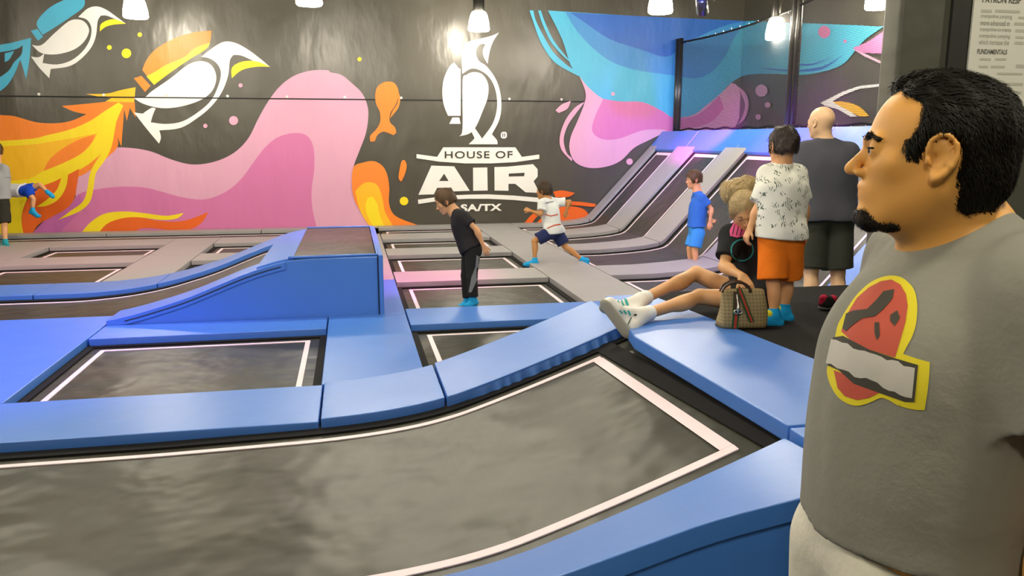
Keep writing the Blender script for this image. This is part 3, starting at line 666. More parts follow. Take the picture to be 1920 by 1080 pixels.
# ------------------------------------------------------------------ coloured stage lights
def stage_light(pos, target, colour, power, spot, label, blend=0.8, size=0.05):
    r = empty('stage_light', tuple(pos), label, 'spotlight', 'coloured stage lights')
    pos = Vector(pos); d = (Vector(target)-pos).normalized()
    mk('can', *tube_vf([pos-d*0.26, pos-d*0.24, pos-d*0.02], [0.05, 0.075, 0.08], 14), M_STEEL, r, smooth=True)
    mk('lens', *tube_vf([pos-d*0.03, pos-d*0.012], [0.07, 0.07], 14), mat('lit_lens_%s' % label.split()[0], colour, emit=colour, estr=14), r)
    mk('bracket', *tube_vf([pos-d*0.14, (pos.x-d.x*0.14, pos.y-d.y*0.14, 5.3)], 0.015, 6), M_STEEL, r)
    l = bpy.data.lights.new('beam', 'SPOT'); l.energy = power; l.color = colour; l.spot_size = math.radians(spot); l.spot_blend = blend; l.shadow_soft_size = size
    o = bpy.data.objects.new('beam', l); COL.objects.link(o); o.parent = r
    o.rotation_euler = d.to_track_quat('-Z', 'Y').to_euler()
p = P(1318, 24, 10.3)
stage_light(p, at_x(1338, 240, 5.62), (1.0, 0.05, 0.85), 2600, 30, 'magenta lit stage light hanging in front of the blue splash')
stage_light((3.6, 8.5, 3.9), (5.5, 12.9, 1.6), (0.10, 0.13, 1.0), 900, 44, 'blue stage light out of view above the incline')
stage_light((3.0, 6.5, 3.9), (5.0, 8.3, 0.9), (0.40, 0.12, 1.0), 480, 75, 'violet stage light out of view above the right incline')
stage_light((3.2, 8.0, 3.9), (5.6, 9.4, 1.55), (1.0, 0.06, 1.0), 1900, 32, 'indigo stage light out of view, aimed at the ledge pads')
stage_light((0.9, 7.6, 3.9), (0.3, 8.9, 0), (1.0, 0.10, 0.48), 1000, 44, 'pink stage light out of view above the centre strip')
stage_light((-4.0, 4.6, 3.9), (-2.9, 6.2, 0), (0.30, 0.08, 1.0), 900, 62, 'purple stage light out of view above the left pads')
stage_light((-4.2, 8.0, 3.9), (-3.6, 10.6, 0), (1.0, 0.2, 0.45), 420, 50, 'rose stage light out of view above the left rows')
# ------------------------------------------------------------------ implicit-surface modeller for bodies and clothes
def nrm(v): v = np.array(v, float); return v/(np.linalg.norm(v)+1e-12)
class Pr:
    """signed-distance primitive"""
    def __init__(s, kind, k=0.02, sub=False, **a): s.kind, s.k, s.sub, s.a = kind, k, sub, a
    def bounds(s):
        a = s.a
        if s.kind == 'rc': m = max(a['ra'], a['rb']); return np.minimum(a['a'], a['b'])-m, np.maximum(a['a'], a['b'])+m
        m = max(a['r']); return a['c']-m, a['c']+m
    def d(s, X):
        a = s.a
        if s.kind == 'rc':
            ab = a['b']-a['a']; L2 = ab @ ab+1e-12; pa = X-a['a']
            t = np.clip(pa @ ab/L2, 0, 1)
            q = pa-t[:, None]*ab
            if a.get('flat') is not None:      # flattened tube: squash along an axis
                n, f = a['flat']; c = q @ n; q = q+np.outer(c*(f-1), n)
            r = a['ra']+(a['rb']-a['ra'])*t
            d = np.sqrt((q*q).sum(1))-r
            if a.get('cut'):                    # flat end (sleeve, trouser leg)
                u = ab/math.sqrt(L2); e = (X-a['b']) @ u
                d = np.maximum(d, e)
            return d
        q = (X-a['c']) @ a['R'].T/a['r']
        k0 = np.sqrt((q*q).sum(1)); k1 = np.sqrt(((q/a['r'])**2).sum(1))
        return k0*(k0-1)/(k1+1e-9)
def rc(a, b, ra, rb, k=0.02, sub=False, flat=None, cut=False):
    return Pr('rc', k, sub, a=np.array(a, float), b=np.array(b, float), ra=ra, rb=rb, flat=flat, cut=cut)
def el(c, r, k=0.02, R=np.eye(3), sub=False):
    return Pr('el', k, sub, c=np.array(c, float), r=np.array(r, float), R=np.array(R, float))
def evald(prims, X, pad):
    D = np.full(len(X), 0.6, np.float64)
    for p in prims:
        lo, hi = p.bounds(); m = pad+p.k
        idx = np.nonzero(((X > lo-m) & (X < hi+m)).all(1))[0]
        if not len(idx): continue
        d = p.d(X[idx]); D0 = D[idx]; k = max(p.k, 1e-5)
        if p.sub:
            h = np.clip(0.5-0.5*(D0+d)/k, 0, 1); D[idx] = D0*(1-h)-d*h+k*h*(1-h)
        else:
            h = np.clip(0.5+0.5*(D0-d)/k, 0, 1); D[idx] = D0*(1-h)+d*h-k*h*(1-h)
    return D
def sdf_mesh(name, prims, h, m, parent=None, cuts=(), noise=None, mats=None, face_mat=None):
    lo = np.min([p.bounds()[0] for p in prims if not p.sub], 0)-0.03; hi = np.max([p.bounds()[1] for p in prims if not p.sub], 0)+0.03
    Bk = 8; nb = np.maximum(1, np.ceil((hi-lo)/(h*Bk)).astype(int)); N = nb*Bk+1
    gx, gy, gz = np.meshgrid(*[np.arange(n) for n in nb], indexing='ij')
    bc = np.stack([gx.ravel(), gy.ravel(), gz.ravel()], 1); cen = lo+(bc+0.5)*h*Bk
    def full(X, pad):
        D = evald(prims, X, pad)
        for c in cuts: D = np.maximum(D, c(X))
        if noise is not None: D = D+noise(X)
        return D
    R = h*Bk*0.87*1.6+0.01
    Dc = full(cen, R*1.3)
    act = np.abs(Dc) < R
    F = np.full(N, 1.0, np.float32)
    ar = np.arange(Bk)
    for i in np.nonzero((~act) & (Dc < 0))[0]:
        b = bc[i]*Bk; F[b[0]:b[0]+Bk+1, b[1]:b[1]+Bk+1, b[2]:b[2]+Bk+1] = -1
    A = bc[act]
    off = np.stack(np.meshgrid(np.arange(Bk+1), np.arange(Bk+1), np.arange(Bk+1), indexing='ij'), -1).reshape(-1, 3)
    for s in range(0, len(A), 400):
        g = (A[s:s+400, None, :]*Bk+off[None]).reshape(-1, 3)
        F[g[:, 0], g[:, 1], g[:, 2]] = full(lo+g*h, 0.03)
    S = F < 0
    c8 = [S[a:N[0]-1+a, b:N[1]-1+b, c:N[2]-1+c] for a in (0, 1) for b in (0, 1) for c in (0, 1)]
    allv = c8[0].copy(); anyv = c8[0].copy()
    for q in c8[1:]: allv &= q; anyv |= q
    cells = np.argwhere(anyv & ~allv); nc = len(cells)
    if nc == 0: return None
    cn = np.array([(a, b, c) for a in (0, 1) for b in (0, 1) for c in (0, 1)])
    val = np.stack([F[cells[:, 0]+q[0], cells[:, 1]+q[1], cells[:, 2]+q[2]] for q in cn], 1).astype(float)
    acc = np.zeros((nc, 3)); cnt = np.zeros(nc)
    for i in range(8):
        for j in range(i+1, 8):
            if np.abs(cn[i]-cn[j]).sum() != 1: continue
            va, vb = val[:, i], val[:, j]; mk_ = (va < 0) != (vb < 0)
            t = va[mk_]/(va[mk_]-vb[mk_])
            acc[mk_] += cn[i]+(cn[j]-cn[i])*t[:, None]; cnt[mk_] += 1
    V = lo+(cells+acc/cnt[:, None])*h
    M = N-1
    fid = (cells[:, 0]*M[1]+cells[:, 1])*M[2]+cells[:, 2]
    quads = []
    for ax in range(3):
        sl0 = [slice(None)]*3; sl1 = [slice(None)]*3; sl0[ax] = slice(0, N[ax]-1); sl1[ax] = slice(1, N[ax])
        a, b = S[tuple(sl0)], S[tuple(sl1)]
        e = np.argwhere(a != b)
        u, v = [q for q in range(3) if q != ax]
        e = e[(e[:, u] > 0) & (e[:, v] > 0) & (e[:, u] < N[u]-1) & (e[:, v] < N[v]-1)]
        flip = a[e[:, 0], e[:, 1], e[:, 2]]
        def cid(du, dv):
            c = e.copy(); c[:, u] -= du; c[:, v] -= dv
            return np.searchsorted(fid, (c[:, 0]*M[1]+c[:, 1])*M[2]+c[:, 2])
        q = np.stack([cid(1, 1), cid(0, 1), cid(0, 0), cid(1, 0)], 1)
        if ax == 1: flip = ~flip
        q[~flip] = q[~flip][:, ::-1]
        quads.append(q)
    Q = np.concatenate(quads)
    # one light smoothing pass
    for _ in range(1):
        s_ = np.zeros_like(V); n_ = np.zeros(nc)
        for k in range(4):
            np.add.at(s_, Q[:, k], V[Q[:, (k+1) % 4]]); np.add.at(n_, Q[:, k], 1)
        V = V*0.5+0.5*s_/np.maximum(n_, 1)[:, None]
    offv = np.array(root_off(parent))
    me = bpy.data.meshes.new(name)
    me.vertices.add(nc); me.vertices.foreach_set('co', (V-offv).astype(np.float32).ravel())
    me.loops.add(len(Q)*4); me.loops.foreach_set('vertex_index', Q.astype(np.int32).ravel())
    me.polygons.add(len(Q)); me.polygons.foreach_set('loop_start', np.arange(0, len(Q)*4, 4, dtype=np.int32))
    me.polygons.foreach_set('use_smooth', np.ones(len(Q), bool))
    for q in (mats or [m]): me.materials.append(q)
    if face_mat is not None:
        me.polygons.foreach_set('material_index', face_mat(V[Q].mean(1)).astype(np.int32))
    me.update(calc_edges=True); me.validate()
    o = bpy.data.objects.new(name, me); COL.objects.link(o); o.parent = parent
    return o
def plane_cut(p, n):
    p = np.array(p, float); n = nrm(n)
    return lambda X: (X-p) @ n

# ------------------------------------------------------------------ anatomy
class Head:
    def __init__(s, c, fwd, up, H):
        s.c = np.array(c, float); s.H = H; s.f = nrm(fwd); u = np.array(up, float); u = u-s.f*(u @ s.f); s.u = nrm(u); s.l = np.cross(s.u, s.f)
        s.R = np.stack([s.f, s.l, s.u])
    def w(s, x, y, z): return s.c+s.H*(x*s.f+y*s.l+z*s.u)
    def E(s, c, r, k=0.02, sub=False, tilt=0.0):
        R = s.R
        if tilt:
            ca, sa = math.cos(tilt), math.sin(tilt); R = np.stack([ca*s.f+sa*s.u, s.l, -sa*s.f+ca*s.u])
        return el(s.w(*c), np.array(r)*s.H, k*s.H, R, sub)
    def T(s, a, b, ra, rb, k=0.02, sub=False): return rc(s.w(*a), s.w(*b), ra*s.H, rb*s.H, k*s.H, sub)
def head_prims(h, child=0.0, ears=True):
    cz = 0.02*child
    L = [h.E((-0.065, 0, 0.12+cz), (0.405, 0.315, 0.365), 0.02),
         h.E((0.10, 0, -0.10), (0.245, 0.25, 0.34), 0.10)]
    for s in (1, -1):
        L += [h.T((-0.05, 0.20*s, -0.20), (0.20, 0.075*s, -0.40), 0.085, 0.075, 0.08),
              h.E((0.19, 0.165*s, -0.09), (0.09, 0.09, 0.085), 0.08),
              h.T((0.30, 0.16*s, 0.055), (0.335, 0.05*s, 0.06), 0.04*(1-0.5*child), 0.045*(1-0.5*child), 0.05)]
    L += [h.E((0.235, 0, -0.41), (0.085, 0.085, 0.075), 0.06),
          h.E((0.26, 0, -0.26), (0.085, 0.12, 0.10), 0.06)]
    for s in (1, -1): L.append(h.E((0.375, 0.135*s, 0.0), (0.06, 0.075, 0.05), 0.05, sub=True))
    nl = 1-0.28*child
    L += [h.T((0.315, 0, 0.03), (0.35+0.080*nl, 0, -0.118), 0.033, 0.038, 0.03),
          h.E((0.35+0.060*nl, 0, -0.135), (0.048, 0.038, 0.030), 0.02)]
    for s in (1, -1): L.append(h.E((0.36, 0.05*s, -0.145), (0.045, 0.032, 0.03), 0.02))
    for s in (1, -1): L.append(h.E((0.385, 0.027*s, -0.178), (0.02, 0.012, 0.014), 0.01, sub=True))
    L += [h.T((0.325, 0.06, -0.235), (0.345, 0, -0.226), 0.018, 0.026, 0.02), h.T((0.325, -0.06, -0.235), (0.345, 0, -0.226), 0.018, 0.026, 0.02),
          h.T((0.315, 0.045, -0.285), (0.33, 0, -0.285), 0.022, 0.028, 0.02), h.T((0.315, -0.045, -0.285), (0.33, 0, -0.285), 0.022, 0.028, 0.02)]
    L += [h.T((0.375, 0.07, -0.258), (0.395, 0, -0.256), 0.008, 0.01, 0.012, sub=True), h.T((0.375, -0.07, -0.258), (0.395, 0, -0.256), 0.008, 0.01, 0.012, sub=True)]
    for s in (1, -1):   # eyelids
        L += [h.E((0.293, 0.135*s, 0.0), (0.056, 0.066, 0.052), 0.015), h.E((0.350, 0.140*s, -0.002), (0.030, 0.040, 0.0145), 0.006, sub=True)]
    if ears:
        for s in (1, -1):
            L.append(h.E((-0.050, 0.322*s, 0.0), (0.075, 0.022, 0.115), 0.015, tilt=-0.15))
            hx = [(0.035, 0.0), (0.020, 0.075), (-0.020, 0.115), (-0.075, 0.110), (-0.120, 0.060), (-0.128, -0.005), (-0.105, -0.070), (-0.070, -0.120), (-0.035, -0.150)]
            for i in range(len(hx)-1):
                o1, o2 = 0.338+0.022*min(1, i/3), 0.338+0.022*min(1, (i+1)/3)
                L.append(h.T((hx[i][0], o1*s, hx[i][1]), (hx[i+1][0], o2*s, hx[i+1][1]), 0.017, 0.017, 0.006))
            L.append(h.E((-0.030, 0.340*s, -0.135), (0.030, 0.017, 0.038), 0.012))
            ah = [(-0.030, 0.070), (-0.075, 0.035), (-0.080, -0.030), (-0.050, -0.080)]
            for i in range(3): L.append(h.T((ah[i][0], 0.343*s, ah[i][1]), (ah[i+1][0], 0.343*s, ah[i+1][1]), 0.013, 0.013, 0.006))
            L += [h.E((0.020, 0.340*s, -0.045), (0.022, 0.018, 0.030), 0.01), h.E((-0.015, 0.335*s, -0.03), (0.026, 0.030, 0.040), 0.008, sub=True)]
    return L
def eyes(h, parent, col=(0.06, 0.03, 0.015)):
    for s in (1, -1):
        c = h.w(0.294, 0.135*s, 0.0)
        V, F = [], []
        o = sdf_mesh('eye', [el(c, np.array([0.050]*3)*h.H, 0.001, h.R)], 0.013*h.H, mat('eye_white', (0.75, 0.70, 0.66), rough=0.2), parent)
        c2 = h.w(0.336, 0.139*s, -0.001)
        ir = sdf_mesh('iris', [el(c2, np.array([0.012, 0.022, 0.022])*h.H, 0.001, h.R)], 0.006*h.H, mat('eye_iris', col, rough=0.15), o)
def eyebrows(h, parent, m, th=0.016, lo=0.0, hair=0):
    for s in (1, -1):
        o = sdf_mesh('eyebrow', [h.T((0.352, 0.055*s, 0.082-lo), (0.345, 0.12*s, 0.100-lo), th, th, 0.02), h.T((0.345, 0.12*s, 0.100-lo), (0.298, 0.20*s, 0.080-lo), th, th*0.7, 0.02)], 0.006*h.H, m, parent)
        if hair: strands(o, h, m, lambda p: h.l*s-h.f*0.4-h.u*0.1, n=hair, ln=0.022, wd=0.0025, lift=0.003, seed=3)
def hand_prims(w, d, n, s, S=1.0, curl=0.5, thumb=1.0, rmin=0.0, side_sign=1):
    """w wrist, d direction of the hand, n palm normal, side = thumb side"""
    d = nrm(d); n = np.array(n, float); n = nrm(n-d*(n @ d)); side = np.cross(d, n)*side_sign
    L = []; R = lambda r: max(r*S, rmin)
    for i, q in enumerate((1.5, 0.5, -0.5, -1.5)):
        k = w+d*(0.088-0.004*abs(q-0.5))*S+side*q*0.0215*S
        L.append(rc(w+d*0.012*S+side*q*0.013*S, k, R(0.0145), R(0.0115), 0.012*S))
        ln = (0.072, 0.080, 0.074, 0.058)[i]*S; a = 0; p = k
        for j, fr_ in enumerate((0.45, 0.31, 0.26)):
            a += curl*(0.7, 1.0, 0.8)[j]*(1+0.08*i)
            dd = d*math.cos(a)+n*math.sin(a)
            q2 = p+dd*ln*fr_; L.append(rc(p, q2, R(0.0098-0.0010*j), R(0.0092-0.0012*j), 0.003*S)); p = q2
    p = w+d*0.028*S+side*0.030*S; p2 = p+nrm(d*0.75+side*0.65+n*0.25)*0.045*S*thumb; p3 = p2+nrm(d*0.85+side*0.1*(1-curl)+n*(0.2+0.5*curl))*0.032*S*thumb
    L += [rc(w+d*0.01*S+side*0.012*S, p, R(0.015), R(0.0145), 0.012*S), rc(p, p2, R(0.0135), R(0.0105), 0.006*S), rc(p2, p3, R(0.0105), R(0.0085), 0.004*S)]
    return L
class Body:
    """joints in world space, S scales the thicknesses (1 = adult man)"""
    def __init__(b, J, S, head, front, torso=(1.0, 1.0), belly=0.0, limb=1.0, k=1.0):
        b.J = {q: np.array(v, float) for q, v in J.items()}; b.S = S; b.h = head; b.limb = limb; J = b.J
        up = nrm(J['neck']-J['pelvis']); fr_ = np.array(front, float); fr_ = nrm(fr_-up*(fr_ @ up)); b.up, b.fr = up, fr_; b.sd = np.cross(up, fr_)
        b.R = np.stack([fr_, b.sd, up]); b.tw, b.td = torso; b.belly = belly
    def torso(b, g=0.0, k=0.06, gb=None):
        J, S = b.J, b.S; L = []; gb = g if gb is None else gb
        ln = np.linalg.norm(J['neck']-J['pelvis'])
        at = lambda t, f=0.0: J['pelvis']+(J['chest']-J['pelvis'])*min(t, 1)*1.0+(J['neck']-J['chest'])*max(0, t-1)+b.fr*f*S
        w, d = b.tw, b.td
        L.append(el(at(0.0), (0.118*S*d+g, 0.160*S*w+g, 0.125*S+g), k*S, b.R))
        L.append(el(at(0.5, 0.012+b.belly*0.4), ((0.110+b.belly)*S*d+gb, 0.142*S*w+gb, 0.19*S+gb), k*S, b.R))
        L.append(el(at(1.0), (0.120*S*d+g, 0.160*S*w+g, 0.20*S+g), k*S, b.R))
        for q in ('L', 'R'):
            sh = J['sh'+q]
            L.append(rc(J['neck']-b.up*0.02*S, sh, 0.052*S+g, 0.050*S+g, 0.05*S))
            L.append(rc(J['chest']+(sh-J['chest'])*0.45, sh-(sh-J['neck'])*0.08-b.up*0.03*S, 0.07*S+g, 0.06*S+g, 0.05*S))
        return L
    def arm(b, q, g=0.0, upto=2.0, hand=True):
        J, S = b.J, b.S*b.limb; sh, e, w = J['sh'+q], J['el'+q], J['wr'+q]
        L = [rc(sh, e, 0.050*S+g, 0.036*S+g, 0.03*S), rc(e, w, 0.038*S+g, 0.026*S+g, 0.012*S), el(e+(w-e)*0.25, np.array([0.042, 0.042, 0.06])*S+g, 0.03*S, frame(w-e))]
        return L
    def leg(b, q, g=0.0):
        J, S = b.J, b.S*b.limb; hp, kn, an = J['hip'+q], J['kn'+q], J['an'+q]
        back = -foot_dir(J, q)
        L = [rc(hp, kn, 0.088*S+g, 0.054*S+g, 0.04*S), rc(kn, an, 0.052*S+g, 0.036*S+g, 0.02*S),
             el(kn+(an-kn)*0.32+back*0.014*S, np.array([0.052, 0.05, 0.11])*S+g, 0.03*S, frame(an-kn))]
        return L
    def foot(b, q, g=0.0, k=0.02):
        J, S = b.J, b.S; an, to = J['an'+q], J['to'+q]; d = to-an
        dn = nrm(an-J['kn'+q]); f = foot_dir(J, q)
        heel = an+dn*0.055*S-f*0.035*S; ball = to-f*0.055*S
        return [rc(an, heel, 0.036*S+g, 0.033*S+g, k*S), rc(heel, ball, 0.034*S+g, 0.034*S+g, 0.02*S), rc(an, ball, 0.036*S+g, 0.030*S+g, 0.03*S), rc(ball, to, 0.034*S+g, 0.024*S+g, 0.02*S)]
    def neckp(b, g=0.0):
        J, S, h = b.J, b.S, b.h
        return [rc(h.w(-0.10, 0, -0.18), J['neck']-b.up*0.01*S, 0.235*h.H+g, 0.235*h.H+0.006+g, 0.04*S)]
    def skin(b, name, h, m, parent, child=0.0, hands=None, rmin=0.0, feet=True, ears=True, face_mat=None, mats=None):
        L = head_prims(b.h, child, ears)+b.neckp()+b.torso()
        for q in ('L', 'R'):
            L += b.arm(q)+b.leg(q)
            if feet: L += b.foot(q)
            L.append(el(b.J['hip'+q]-b.fr*0.03*b.S, np.array([0.09, 0.085, 0.09])*b.S, 0.05*b.S, b.R))
            hd = (hands or {}).get(q, {})
            w, e = b.J['wr'+q], b.J['el'+q]
            n = hd.get('n', -b.sd if q == 'L' else b.sd)
            L += hand_prims(w, hd.get('d', w-e), n, 0, b.S*hd.get('s', 1.0), hd.get('curl', 0.45), rmin=rmin, side_sign=(1 if q == 'L' else -1)*hd.get('flip', 1))
        return sdf_mesh(name, L, h, m, parent, mats=mats, face_mat=face_mat)
def foot_dir(J, q):
    dn = nrm(J['an'+q]-J['kn'+q]); f = J['to'+q]-J['an'+q]; f = f-dn*(f @ dn)
    return nrm(f)
def frame(ax):
    z = nrm(ax); a = np.array([1, 0, 0]) if abs(z[0]) < 0.8 else np.array([0, 1, 0]); x = nrm(np.cross(a, z)); return np.stack([x, np.cross(z, x), z])
def folds(amp, sc, seed=0, ax=(0, 0, 1)):
    r = np.random.RandomState(seed); K = r.randn(5, 3)*sc; ph = r.rand(5)*6.28
    K[:, 2] *= 0.45
    return lambda X: sum(np.sin(X @ K[i]+ph[i]+1.5*np.sin(X @ K[(i+1) % 5]*0.6)) for i in range(5))*amp/3
def short_hair(h, m, parent, t=0.035, top=0.03, line=0.30, side=-0.02, nape=-0.22, res=0.016, mess=0.0, seed=1, front=0.25):
    """cap of hair: everything of the inflated skull behind the hairline and above the nape"""
    L = [h.E((-0.075, 0, 0.13), (0.415+t, 0.325+t, 0.375+t+top), 0.02), h.E((-0.20, 0, -0.05), (0.29+t, 0.27+t, 0.28), 0.06)]
    L.append(h.E((0.42, 0, -0.12), (0.30, 0.60, 0.36+line*0.1), 0.03, sub=True))       # face
    L.append(h.E((0.10, 0, -0.34), (0.30, 0.50, 0.30+side), 0.03, sub=True))            # below the temples
    for s in (1, -1): L.append(h.E((-0.04, 0.36*s, -0.04), (0.10, 0.09, 0.14), 0.02, sub=True))
    cuts = [lambda X: -(((X-h.c) @ h.u)/h.H-nape)*h.H]
    if front is not None:
        cuts.append(lambda X: (((X-h.c) @ h.f)/h.H*0.92-((X-h.c) @ h.u)/h.H*0.55-front+0.06)*h.H*0.9)
    nz = folds(0.012*h.H*(1+mess), 38/h.H*0.25, seed)
    o = sdf_mesh('hair', L, res*h.H, m, parent, cuts=cuts, noise=nz)
    crown = h.w(-0.12, 0, 0.5)
    strands(o, h, m, lambda p: nrm(p-crown)*1.0-h.u*0.35, n=3200, ln=0.10, wd=0.009, lift=0.018, seed=seed)
    return o
def strands(hair, h, m, flow, n=5000, ln=0.10, wd=0.007, lift=0.012, seed=1, keep=None):
    """fine tapered locks lying on the hair volume"""
    me = hair.data; N = len(me.vertices); co = np.empty(N*3, np.float32); me.vertices.foreach_get('co', co); co = co.reshape(-1, 3)+np.array(root_off(hair.parent))
    no = np.array([v.normal[:] for v in me.vertices]); r = np.random.RandomState(seed)
    ix = r.choice(N, min(n, N*3), replace=True); p = co[ix]+r.randn(len(ix), 3)*0.004*h.H; nn = no[ix]
    if keep is not None:
        k = keep(p); p, nn = p[k], nn[k]
    fl = np.array([flow(q) for q in p])+r.randn(len(p), 3)*0.16
    fl -= nn*(fl*nn).sum(1)[:, None]; fl /= np.linalg.norm(fl, axis=1)[:, None]+1e-9
    sd = np.cross(nn, fl); L_ = (ln*h.H*(0.5+r.rand(len(p))))[:, None]; w = wd*h.H*(0.6+0.8*r.rand(len(p)))[:, None]
    lf = lift*h.H*r.rand(len(p))[:, None]
    crv = -0.10*L_   # follow the skull
    a0 = p-sd*w*0.6-nn*0.004*h.H; a1 = p+sd*w*0.6-nn*0.004*h.H; b0 = p+fl*L_*0.5+nn*(lf+0.003*h.H)-sd*w; b1 = p+fl*L_*0.5+nn*(lf+0.003*h.H)+sd*w; t = p+fl*L_+nn*(lf*0.6)+nn*crv*0.5
    V = np.stack([a0, a1, b1, b0, t], 1).reshape(-1, 3)-np.array(root_off(hair.parent))
    k = np.arange(len(p))*5
    me2 = bpy.data.meshes.new('hair_strands'); F = [(i, i+1, i+2, i+3) for i in k.tolist()]+[(i+3, i+2, i+4) for i in k.tolist()]
    me2.from_pydata(V.tolist(), [], F); me2.materials.append(m); me2.polygons.foreach_set('use_smooth', [True]*len(F))
    o = bpy.data.objects.new('hair_strands', me2); COL.objects.link(o); o.parent = hair; o['kind'] = 'stuff'
    return o
def lashes(h, parent, m):
    for s in (1, -1):
        pts = []
        for y in np.linspace(0.085, 0.195, 7):
            q = max(0.0, 1-((y-0.135)/0.070)**2-0.08); pts.append(h.w(0.296+0.056*math.sqrt(q), y*s, 0.014-0.25*(y-0.135)**2*10*0.1))
        mk('lash_line', *tube_vf(pts, 0.0055*h.H, 6), m, parent, smooth=True)
def skin_mat(name, c, var=0.07): return mat(name, c, rough=0.48, spec=0.4, bump=0.08, bscale=160, bdist=0.001, var=var, vscale=14, sss=0.06)
def cloth(name, c, **k):
    a = dict(rough=0.85, spec=0.2, bump=0.35, bscale=26, bdist=0.012, var=0.10, vscale=9, detail=5); a.update(k); return mat(name, c, **a)
def shoe_set(b, parent, q, m, g=0.008, name='sock', h=0.005, cuff=0.06, stripe=None):
    J, S = b.J, b.S; an = J['an'+q]; up = nrm(J['kn'+q]-an)
    L = b.foot(q, g)+[rc(an, an+up*cuff*S, 0.038*S+g, 0.037*S+g, 0.02*S)]
    return sdf_mesh(name, L, h, m, parent, cuts=[plane_cut(an+up*cuff*S, up)])
def shirt_mesh(b, parent, m, sleeve=0.6, g=0.016, h=0.006, hem=None, hemn=None, neck_r=0.0, noise=None, extra=(), flare=0.012, armg=0.016, **k):
    J, S = b.J, b.S
    L = b.torso(g, 0.07)
    lo = J['pelvis'] if hem is None else hem
    L.append(rc(J['chest'], lo, 0.12*S*b.td+g, 0.115*S*b.td+g, 0.07*S, flat=(b.sd, 0.72/b.tw)))
    L += list(extra)
    for q in ('L', 'R'): L.append(el(J['hip'+q]-b.fr*0.03*S+b.up*0.02*S, np.array([0.098, 0.092, 0.10])*S+g+0.008, 0.06*S, b.R))
    for q in ('L', 'R'):
        sh, e = J['sh'+q], J['el'+q]; end = sh+(e-sh)*sleeve
        L.append(rc(sh, end, 0.058*S*b.limb+armg, 0.050*S*b.limb+armg+flare*S, 0.03*S, cut=True))
    n = -b.up if hemn is None else np.array(hemn, float)
    nb = nrm(b.h.w(-0.1, 0, -0.2)-J['neck'])
    # neckline
    L.append(rc(J['neck']+nb*0.0, J['neck']+nb*0.2, 0.235*b.h.H+0.004+neck_r, 0.3*b.h.H+neck_r, 0.008, sub=True))
    return sdf_mesh('shirt', L, h, m, parent, cuts=[plane_cut(lo, n)], noise=noise, **k)
def shorts_mesh(b, parent, m, length=0.8, g=0.018, h=0.006, top=0.09, name='shorts', noise=None, flare=0.02, mats=None, face_mat=None):
    J, S = b.J, b.S; wl = J['pelvis']+b.up*top*S
    gw = min(g, 0.009)
    L = [el(J['pelvis'], (0.118*S*b.td+gw, 0.160*S*b.tw+gw, 0.13*S+gw), 0.05*S, b.R), rc(J['pelvis'], wl+b.up*0.05*S, 0.108*S*b.td+gw, 0.10*S*b.td+gw, 0.05*S, flat=(b.sd, 0.75/b.tw))]
    for q in ('L', 'R'):
        hp, kn, an = J['hip'+q], J['kn'+q], J['an'+q]; s = b.S*b.limb
        L.append(el(hp-b.fr*0.03*S, np.array([0.09, 0.085, 0.09])*S+gw, 0.05*S, b.R))
        if length <= 1: L.append(rc(hp, hp+(kn-hp)*length, 0.092*s+g, (0.088+(0.054-0.088)*length)*s+g+flare*S, 0.03*S, cut=True))
        else:
            L.append(rc(hp, kn, 0.092*s+g, 0.058*s+g, 0.03*S)); L.append(rc(kn, kn+(an-kn)*(length-1), 0.058*s+g, 0.046*s+g+flare*S, 0.02*S, cut=True))
    return sdf_mesh(name, L, h, m, parent, cuts=[plane_cut(wl, b.up)], noise=noise, mats=mats, face_mat=face_mat)
